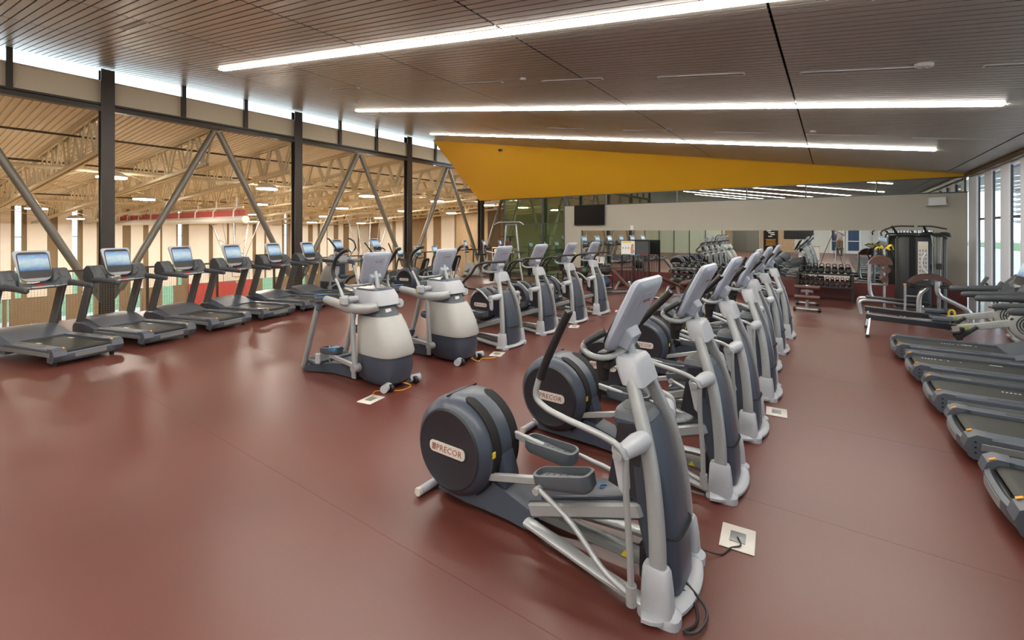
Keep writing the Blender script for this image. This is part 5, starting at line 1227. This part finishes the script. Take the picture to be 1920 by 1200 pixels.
# ================================================================== BENCH WITH ROLLERS, BACK EXTENSION, CABLE MACHINE
t = thing('decline_bench', 'long black bench with an upright post of brown rollers, silver bow legs', 'bench', (1.15, 13.75, 0), 0)
mb = MB(); mb.prism(rrect(1.15, .30, .05), T(.08, 0, .36, 0, 3), .05, .015); mb.build('bench_pad', 'iron_black', t)
mb = MB(); mb.tube([(-.6, -.28, .03), (-.62, -.28, .3), (-.5, -.25, .36), (-.1, -.1, .34), (.5, 0, .30)], .04, 12, 4); mb.tube([(-.6, .28, .03), (-.62, .28, .3), (-.5, .25, .36), (-.1, .1, .34), (.5, 0, .30)], .04, 12, 4); mb.tube([(.55, -.3, .04), (.55, .3, .04)], .04, 12); mb.tube([(.5, 0, .3), (.55, 0, .05)], .04, 12); mb.build('frame', 'frame_silver', t)
mb = MB(); mb.tube([(-.36, 0, .38), (-.42, 0, .6), (-.42, 0, 1.28)], .04, 12, 3); mb.tube([(-.42, 0, .72), (-.1, 0, .72), (-.1, 0, .82)], .025, 8); mb.build('roller_post', 'frame_silver', t)
for z in (.86, 1.08): mb = MB(); mb.tube([(-.16+.04*(z > 1), -.26, z), (-.16+.04*(z > 1), .26, z)], .07, 16); mb.build('roller', 'maroon_pad', t)
mb = MB(); mb.lathe([(0, -.09), (.20, -.09), (.22, -.07), (.22, .07), (.20, .09), (0, .09)], T(-.22, 0, 1.20, 90), 20, 0, 180); mb.build('curved_rest', 'maroon_pad', t)

t = thing('back_extension_bench', 'back extension bench with a large curved brown pad on silver tubes', 'bench', (1.72, 13.25, 0), 0)
mb = MB()
rg = []
for i in range(19):
    a = R(18+144*i/18); x, z = .36*math.cos(a), .27*math.sin(a)
    x2, z2 = .29*math.cos(a), .17*math.sin(a)
    rg.append([(x, -.17, .78+z), (x, .17, .78+z), (x2, .17, .78+z2), (x2, -.17, .78+z2)])
mb.rings(rg); cp = mb.build('curved_pad', 'maroon_pad', t)
mb = MB()
for y in (-.06, .06): mb.tube([(.362*math.cos(a), y, .78+.272*math.sin(a)) for a in [R(20+140*i/14) for i in range(15)]], .006, 5)
mb.build('pad_seam', 'dark_face', cp)
mb = MB(); mb.box((0, 0, .80), (.66, .30, .03)); mb.build('pad_board', 'iron_black', t)
mb = MB(); mb.tube([(.10, -.22, .92), (.10, -.22, .72), (.16, -.2, .60), (.42, -.15, .44), (.60, -.15, .30), (.64, -.15, .04)], .045, 14, 4); mb.build('main_tube', 'frame_silver', t)
mb = MB(); mb.tube([(-.02, 0, .78), (-.16, 0, .56), (-.17, 0, .05)], .045, 14, 3); mb.build('support_tube', 'frame_silver', t)
mb = MB(); mb.tube([(-.40, 0, .80), (-.40, 0, .04)], .022, 10); mb.tube([(-.4, 0, .55), (-.16, 0, .55)], .018, 8); mb.build('side_post', 'frame_silver', t)
mb = MB(); mb.tube([(-.40, 0, .79), (-.40, 0, .82)], .028, 10); mb.build('yellow_cap', 'orange_mark', t)
mb = MB(); mb.tube([(-.45, 0, .04), (.7, 0, .04)], .04, 12); mb.tube([(.64, -.32, .04), (.64, .32, .04)], .04, 12); mb.tube([(-.45, -.25, .04), (-.45, .25, .04)], .035, 12); mb.build('base_frame', 'frame_silver', t)
mb = MB(); mb.tube([(.12, -.3, .80), (.62, -.3, .80)], .02, 8); mb.build('grip_bar', 'iron_black', t)

t = thing('cable_machine', 'tall black dual cable machine with pull up bars and white exercise chart', 'cable machine', (1.85, 15.2, 0), 0)
mb = MB(); mb.shell([(-.18, 0, .02, .34, .20), (-.18, 0, 1.78, .34, .20), (-.18, 0, 1.86, .31, .17), (-.18, 0, 1.88, .26, .13)], 26, 6); tw = mb.build('weight_tower', 'black_plastic', t)
mb = MB(); mb.box((-.02, -.205, 1.25), (.19, .01, .95), ch=.003); ch_ = mb.build('exercise_chart', 'plate_cream', tw)
mb = MB(); mb.box((-.02, -.212, 1.60), (.16, .003, .012)); mb.build('yellow_line', 'yellow_mark', ch_)
mb = MB()
for i in range(7):
    for j in (-1, 0, 1): mb.box((-.02+j*.055, -.212, 1.50-i*.10), (.03, .003, .06))
mb.build('chart_figures', 'grey_text', ch_)
mb = MB(); mb.prism(rrect(.12, 1.3, .055), frame((-.22, -.2, 1.2), (1, 0, 0), (0, 0, 1)), .012); mb.build('weight_slot', 'black_void', tw)
for s, x in ((-1, .28), (1, .42)):
    mb = MB(); mb.box((x, s*.10, 1.0), (.07, .07, 1.92), ch=.01); cl = mb.build('adjusting_column', 'rail_silver' if s < 0 else 'post_grey', t)
    mb = MB()
    for i in range(34): mb.lathe([(0, 0), (.009, 0), (.009, .003), (0, .003)], T(x, s*.10-.036, .16+i*.05, 90), 6)
    mb.build('pin_holes', 'black_void', cl)
mb = MB(); mb.shell([(.36, 0, 1.84, .16, .18), (.36, 0, 1.93, .14, .15), (.36, 0, 1.96, .09, .10)], 20, 3); mb.build('column_cap', 'black_plastic', t)
mb = MB(); mb.box((.28, -.17, 1.12), (.10, .10, .14), ch=.01); mb.tube([(.28, -.20, 1.10), (.28, -.22, .7)], .006, 6); mb.build('pulley_carriage', 'iron_black', t)
mb = MB(); mb.tube([(.02, -.30, 1.45), (-.05, -.32, 1.3), (-.05, -.32, 1.1), (.05, -.3, .95)], .022, 10, 5); mb.build('white_handle', 'white_plastic', t)
mb = MB(); mb.tube([(.12, -.24, 1.9), (.16, -.26, 1.62)], .012, 8); mb.build('hanging_bar', 'chrome', t)
for s in (-1, 1):
    mb = MB(); mb.tube([(-.18+s*.28, .05, 1.86), (-.32+s*.30, -.35, 2.10)], .025, 10); mb.tube([(-.44+s*.30, -.36, 2.10), (-.2+s*.30, -.38, 2.10), (-.02+s*.40, -.42, 2.03)] if s > 0 else [(.10+s*.30, -.36, 2.10), (-.25+s*.30, -.38, 2.10), (-.52+s*.30, -.42, 1.98), (-.53+s*.30, -.42, 1.86)], .018, 10, 3); mb.build('pull_up_bar', 'iron_black', t)
mb = MB(); mb.tube([(-.55, -.1, 1.80), (-.45, -.25, 1.90), (.25, -.25, 1.90), (.42, -.12, 1.80)], .022, 10, 4); mb.build('top_rail', 'iron_black', t)
mb = MB(); mb.box((.36, 0, .04), (.40, .7, .07), ch=.02); mb.box((-.18, 0, .03), (.74, .46, .05), ch=.01); mb.build('base_plate', 'dash_grey', t)
t = thing('accessory_post', 'slim silver post hung with black handles and yellow straps', 'stand', (1.06, 14.6, 0))
mb = MB(); mb.tube([(0, 0, 0), (0, 0, 1.55)], .028, 10); mb.box((0, 0, .02), (.4, .4, .03), ch=.01); mb.build('post', 'frame_silver', t)
for i in range(7):
    a = i*.9; mb = MB(); mb.tube([(0, 0, 1.5-.03*i), (.12*math.cos(a), .12*math.sin(a), 1.52-.03*i), (.17*math.cos(a), .17*math.sin(a), 1.38-.03*i), (.12*math.cos(a+.3), .12*math.sin(a+.3), 1.25-.04*i)], .018, 8, 3); mb.build('hanging_handle', 'iron_black', t)
for i in range(4):
    a = i*1.6+.4; mb = MB(); mb.tube([(.05*math.cos(a), .05*math.sin(a), 1.56), (.15*math.cos(a), .15*math.sin(a)-.05, 1.64-.03*i), (.20*math.cos(a), .20*math.sin(a), 1.52)], .024, 6, 3, sq=.4); mb.build('yellow_strap', 'yellow_mark', t)
t = thing('foam_roller', 'bright yellow strap coil on the floor behind the back extension bench', 'strap', (2.22, 14.2, 0)); mb = MB(); mb.tube([(.05*math.cos(a), 0, .10+.09*math.sin(a)) for a in [2*PI*i/16 for i in range(16)]], .022, 8, closed=True); mb.build('coil', 'yellow_mark', t)
t['category'] = 'strap'; t.name = 'strap_coil'

# ================================================================== FLOOR BOXES AND CORDS
def outlet(lab, loc, rz=0):
    t = thing('floor_outlet', lab, 'floor outlet', loc, rz, 'white floor outlets')
    mb = MB(); mb.box((0, 0, .004), (.20, .26, .008), ch=.003); mb.build('cover_plate', 'plate_cream', t)
    mb = MB(); mb.box((0, .0, .010), (.09, .11, .006), ch=.002); mb.build('lid', 'rail_silver', t)
outlet('white floor outlet before the nearest cross trainer', (-4.45, 3.42, 0), 10)
outlet('white floor outlet between the second cross trainer and the middle row', (-4.42, 5.85, 0), 20)
outlet('white floor outlet past the second middle row elliptical', (-4.38, 8.45, 0), 20)
outlet('white floor outlet at the far end of the middle row', (-4.30, 10.7, 0), 20)
outlet('white floor outlet beside the base of the nearest elliptical', (-.50, 3.25, 0), 5)
outlet('white floor outlet beside the third elliptical of the long row', (-.50, 5.75, 0), 5)
def cord(lab, pts, m='orange_mark', r=.006):
    mb = MB(); mb.tube(pts, r, 6, 5); tag(mb.build('power_cord', m), lab, 'cord', 'power cords on the floor')
cord('yellow and black power cord from the nearest cross trainer to its floor outlet', [(-4.50, 3.95, .05), (-4.42, 4.02, .01), (-4.38, 3.85, .008), (-4.50, 3.72, .008), (-4.62, 3.62, .008), (-4.47, 3.45, .014)])
cord('yellow and black power cord from the second cross trainer to its floor outlet', [(-4.50, 5.3, .05), (-4.40, 5.35, .008), (-4.45, 5.5, .008), (-4.32, 5.65, .008), (-4.42, 5.82, .014)])
cord('black cord bundle at the foot of the nearest elliptical', [(-.72, 2.55, .08), (-.60, 2.52, .03), (-.56, 2.42, .01), (-.60, 2.33, .01), (-.54, 2.36, .02), (-.53, 2.5, .03), (-.66, 2.6, .06)], 'iron_black', .008)
cord('thin black cords from the nearest elliptical to the white floor outlet', [(-.66, 2.95, .04), (-.56, 3.02, .008), (-.52, 3.12, .008), (-.47, 3.16, .02), (-.50, 3.24, .016)], 'iron_black', .005)

# ================================================================== BEHIND THE CAMERA (seen in the mirror)
t = thing('camera_tripod', 'black photo tripod reflected in the mirror', 'tripod', (0.02, -.10, 0))
for a in (40, 160, 280):
    mb = MB(); mb.tube([(.03*math.cos(R(a)), .03*math.sin(R(a)), 1.70), (.36*math.cos(R(a)), .36*math.sin(R(a)), .85), (.62*math.cos(R(a)), .62*math.sin(R(a)), .02)], [.018, .016, .012], 10); mb.build('leg', 'iron_black', t)
mb = MB(); mb.tube([(0, 0, 1.55), (0, 0, 1.90)], .02, 10); mb.box((0, 0, 1.72), (.09, .09, .06), ch=.015); mb.build('centre_column', 'iron_black', t)
t = thing('photo_camera', 'black photo camera on the tripod behind the viewpoint', 'camera', (0.03, -.115, 1.90), 35.2)
mb = MB(); mb.box((0, 0, .09), (.15, .06, .11), ch=.015); mb.box((0, 0, .16), (.06, .05, .035), ch=.01); mb.build('camera_body', 'black_plastic', t)
mb = MB(); mb.tube([(0, .03, .09), (0, .07, .09)], .033, 16); mb.build('lens_barrel', 'black_plastic', t)
t = thing('step_ladder', 'silver step ladder carrying the photographer, reflected in the mirror', 'step ladder', (0.36, -.62, 0))
mb = MB()
for s in (-1, 1): mb.bar((s*.24, -.40, .0), (s*.18, -.02, .98), .03, .05)
mb.build('front_rail', 'frame_silver', t)
mb = MB()
for s in (-1, 1): mb.bar((s*.24, .42, .0), (s*.18, .04, .96), .03, .03)
mb.build('rear_rail', 'frame_silver', t)
for z, y in ((.25, -.30), (.50, -.20)): mb = MB(); mb.box((0, y, z), (.42, .16, .025)); mb.build('step', 'frame_silver', t)
mb = MB(); mb.box((0, 0, .98), (.38, .22, .03), ch=.01); mb.build('top_step', 'frame_silver', t)
mb = MB(); mb.tube([(-.2, .25, .35), (.2, .25, .35)], .01, 6); mb.build('brace', 'frame_silver', t)

def person():
    t = thing('person', 'person in a grey blue shirt standing on the step ladder behind the tripod', 'person', (0.36, -.87, .513))
    def skin_mesh(name, chain, m, root=0, sub=2):
        verts, edges = [], []; rad = []
        for p, r in chain['v']: verts.append(p); rad.append(r)
        me = bpy.data.meshes.new(name); me.from_pydata(verts, chain['e'], []); o = bpy.data.objects.new(name, me); C.objects.link(o)
        sm = o.modifiers.new('skin', 'SKIN'); 
        for i, r in enumerate(rad):
            sv = me.skin_vertices[0].data[i]; sv.radius = r if isinstance(r, tuple) else (r, r); sv.use_root = (i == root)
        sm.use_smooth_shade = True
        ss = o.modifiers.new('sub', 'SUBSURF'); ss.levels = sub; ss.render_levels = sub
        dg = bpy.context.evaluated_depsgraph_get(); nm = bpy.data.meshes.new_from_object(o.evaluated_get(dg)); bpy.data.objects.remove(o)
        nm.materials.clear(); nm.materials.append(MT[m]); nm.name = name
        for f in nm.polygons: f.use_smooth = True
        q = bpy.data.objects.new(name, nm); C.objects.link(q); q.parent = t; return q
    V = [((0, 0, .93), (.13, .10)), ((0, .01, 1.10), (.13, .095)), ((0, 0, 1.28), (.15, .10)), ((0, -.02, 1.42), (.12, .08)), ((0, -.01, 1.50), .052), ((0, .01, 1.57), .055)]
    E_ = [(0, 1), (1, 2), (2, 3), (3, 4), (4, 5)]
    for s in (-1, 1):
        i = len(V); hx = -.20 if s < 0 else .0
        V += [((s*.17, -.01, 1.40), .055), ((s*.22, .12, 1.18), .045), ((s*.14-.12, .38, 1.34), .034), ((s*.07-.20, .52, 1.42), .026), ((s*.06-.22, .58, 1.44), (.022, .035))]
        E_ += [(3, i), (i, i+1), (i+1, i+2), (i+2, i+3), (i+3, i+4)]
        j = len(V)
        V += [((s*.09, 0, .86), .088), ((s*.10, .03, .48), .058), ((s*.10, .0, .25), .052), ((s*.10, -.02, .08), .036), ((s*.10, .10, .03), (.04, .028))]
        E_ += [(0, j), (j, j+1), (j+1, j+2), (j+2, j+3), (j+3, j+4)]
    skin_mesh('body', {'v': V, 'e': E_}, 'skin')
    # fingers and thumbs
    for s in (-1, 1):
        hx, hy, hz = s*.06-.22, .59, 1.44
        for k in range(4):
            mb = MB(); L = (.055, .065, .06, .045)[k]; z = hz+.03-k*.021
            mb.tube([(hx, hy, z), (hx-s*.012, hy+L*.55, z+.004), (hx-s*.035, hy+L*.9, z), (hx-s*.05, hy+L*.8, z-.003)], [.0095, .009, .008, .006], 8, 3); mb.build('finger', 'skin', t)
        mb = MB(); mb.tube([(hx-s*.01, hy-.03, hz+.02), (hx-s*.04, hy, hz+.04), (hx-s*.05, hy+.03, hz+.045)], [.012, .011, .008], 8, 3); mb.build('thumb', 'skin', t)
    # shirt
    Vs = [((0, 0, .94), (.155, .12)), ((0, .01, 1.12), (.15, .115)), ((0, 0, 1.28), (.165, .115)), ((0, -.02, 1.41), (.135, .095)), ((0, -.015, 1.46), (.07, .065))]
    Es = [(0, 1), (1, 2), (2, 3), (3, 4)]
    for s in (-1, 1):
        i = len(Vs); Vs += [((s*.175, -.01, 1.40), .07), ((s*.225, .10, 1.21), .062)]; Es += [(3, i), (i, i+1)]
    skin_mesh('shirt', {'v': Vs, 'e': Es}, 'shirt')
    Vt = [((0, 0, .97), (.15, .115)), ((0, 0, .88), (.15, .12))]; Et = [(0, 1)]
    for s in (-1, 1):
        i = len(Vt); Vt += [((s*.095, 0, .78), .10), ((s*.10, .03, .48), .075), ((s*.10, .0, .25), .068), ((s*.10, -.01, .07), .062)]; Et += [(1, i), (i, i+1), (i+1, i+2), (i+2, i+3)]
    skin_mesh('trousers', {'v': Vt, 'e': Et}, 'trousers')
    for s in (-1, 1):
        mb = MB(); mb.shell([(s*.10, .04, .0, .048, .135), (s*.10, .04, .03, .05, .135), (s*.10, .0, .07, .042, .07), (s*.10, -.02, .10, .04, .05)], 18, 2.4); mb.build('shoe', 'shoe', t)
    # head
    mb = MB(); prof = [(.0, .010, 1.545, .045, .05), (.0, .020, 1.575, .058, .072), (0, .018, 1.61, .070, .088), (0, .012, 1.655, .075, .094), (0, .008, 1.70, .074, .094), (0, .0, 1.74, .062, .080), (0, -.004, 1.765, .036, .048), (0, -.004, 1.773, .012, .015)]
    mb.shell(prof, 24, 2.2); hd = mb.build('head', 'skin', t)
    mb = MB(); mb.rings([[(x, y, z) for x, y in ((-.008, y0), (.008, y0), (.004, y1), (-.004, y1))] for z, y0, y1 in ((1.675, .098, .104), (1.65, .10, .118), (1.632, .10, .125), (1.622, .098, .108))]); mb.build('nose', 'skin', hd)
    mb = MB(); mb.tube([(-.022, .096, 1.600), (0, .104, 1.601), (.022, .096, 1.600)], .005, 8, 3); mb.build('mouth', 'brand_red', hd)
    for s in (-1, 1):
        mb = MB(); mb.sphere((s*.030, .086, 1.663), .013, 12, 8); ey = mb.build('eye', 'white_mark', hd)
        mb = MB(); mb.sphere((s*.030, .096, 1.663), .0055, 8, 6); mb.build('iris', 'hair', ey)
        mb = MB(); mb.tube([(s*.015, .098, 1.683), (s*.032, .098, 1.687), (s*.048, .088, 1.682)], .0035, 6, 3); mb.build('eyebrow', 'hair', hd)
        mb = MB(); mb.tube([(s*.074, .0, 1.675), (s*.084, -.012, 1.68), (s*.086, -.018, 1.655), (s*.078, -.004, 1.635)], .007, 8, 3); mb.build('ear', 'skin', hd)
    mb = MB(); mb.shell([(0, -.032, 1.60, .066, .060), (0, -.026, 1.66, .080, .078), (0, -.014, 1.71, .081, .092), (0, -.006, 1.75, .070, .088), (0, -.004, 1.778, .044, .058), (0, -.004, 1.786, .015, .02)], 24, 2.2); mb.build('hair', 'hair', t)
person()
t = thing('reception_cabinet', 'white cabinet with tan top far behind the camera, seen in the mirror', 'cabinet', (-1.3, -4.6, 0))
mb = MB(); mb.box((0, 0, .45), (1.2, .5, .9), ch=.01); mb.build('body', 'wall_white', t)
mb = MB(); mb.box((0, 0, .92), (1.26, .56, .04), ch=.008); mb.build('top', 'wood_tan', t)
for s in (-1, 1): mb = MB(); mb.box((s*.3, .255, .45), (.56, .02, .82), ch=.005); dr = mb.build('door', 'white_plastic', t); mb = MB(); mb.box((s*.06, .275, .5), (.015, .02, .12)); mb.build('handle', 'chrome', dr)
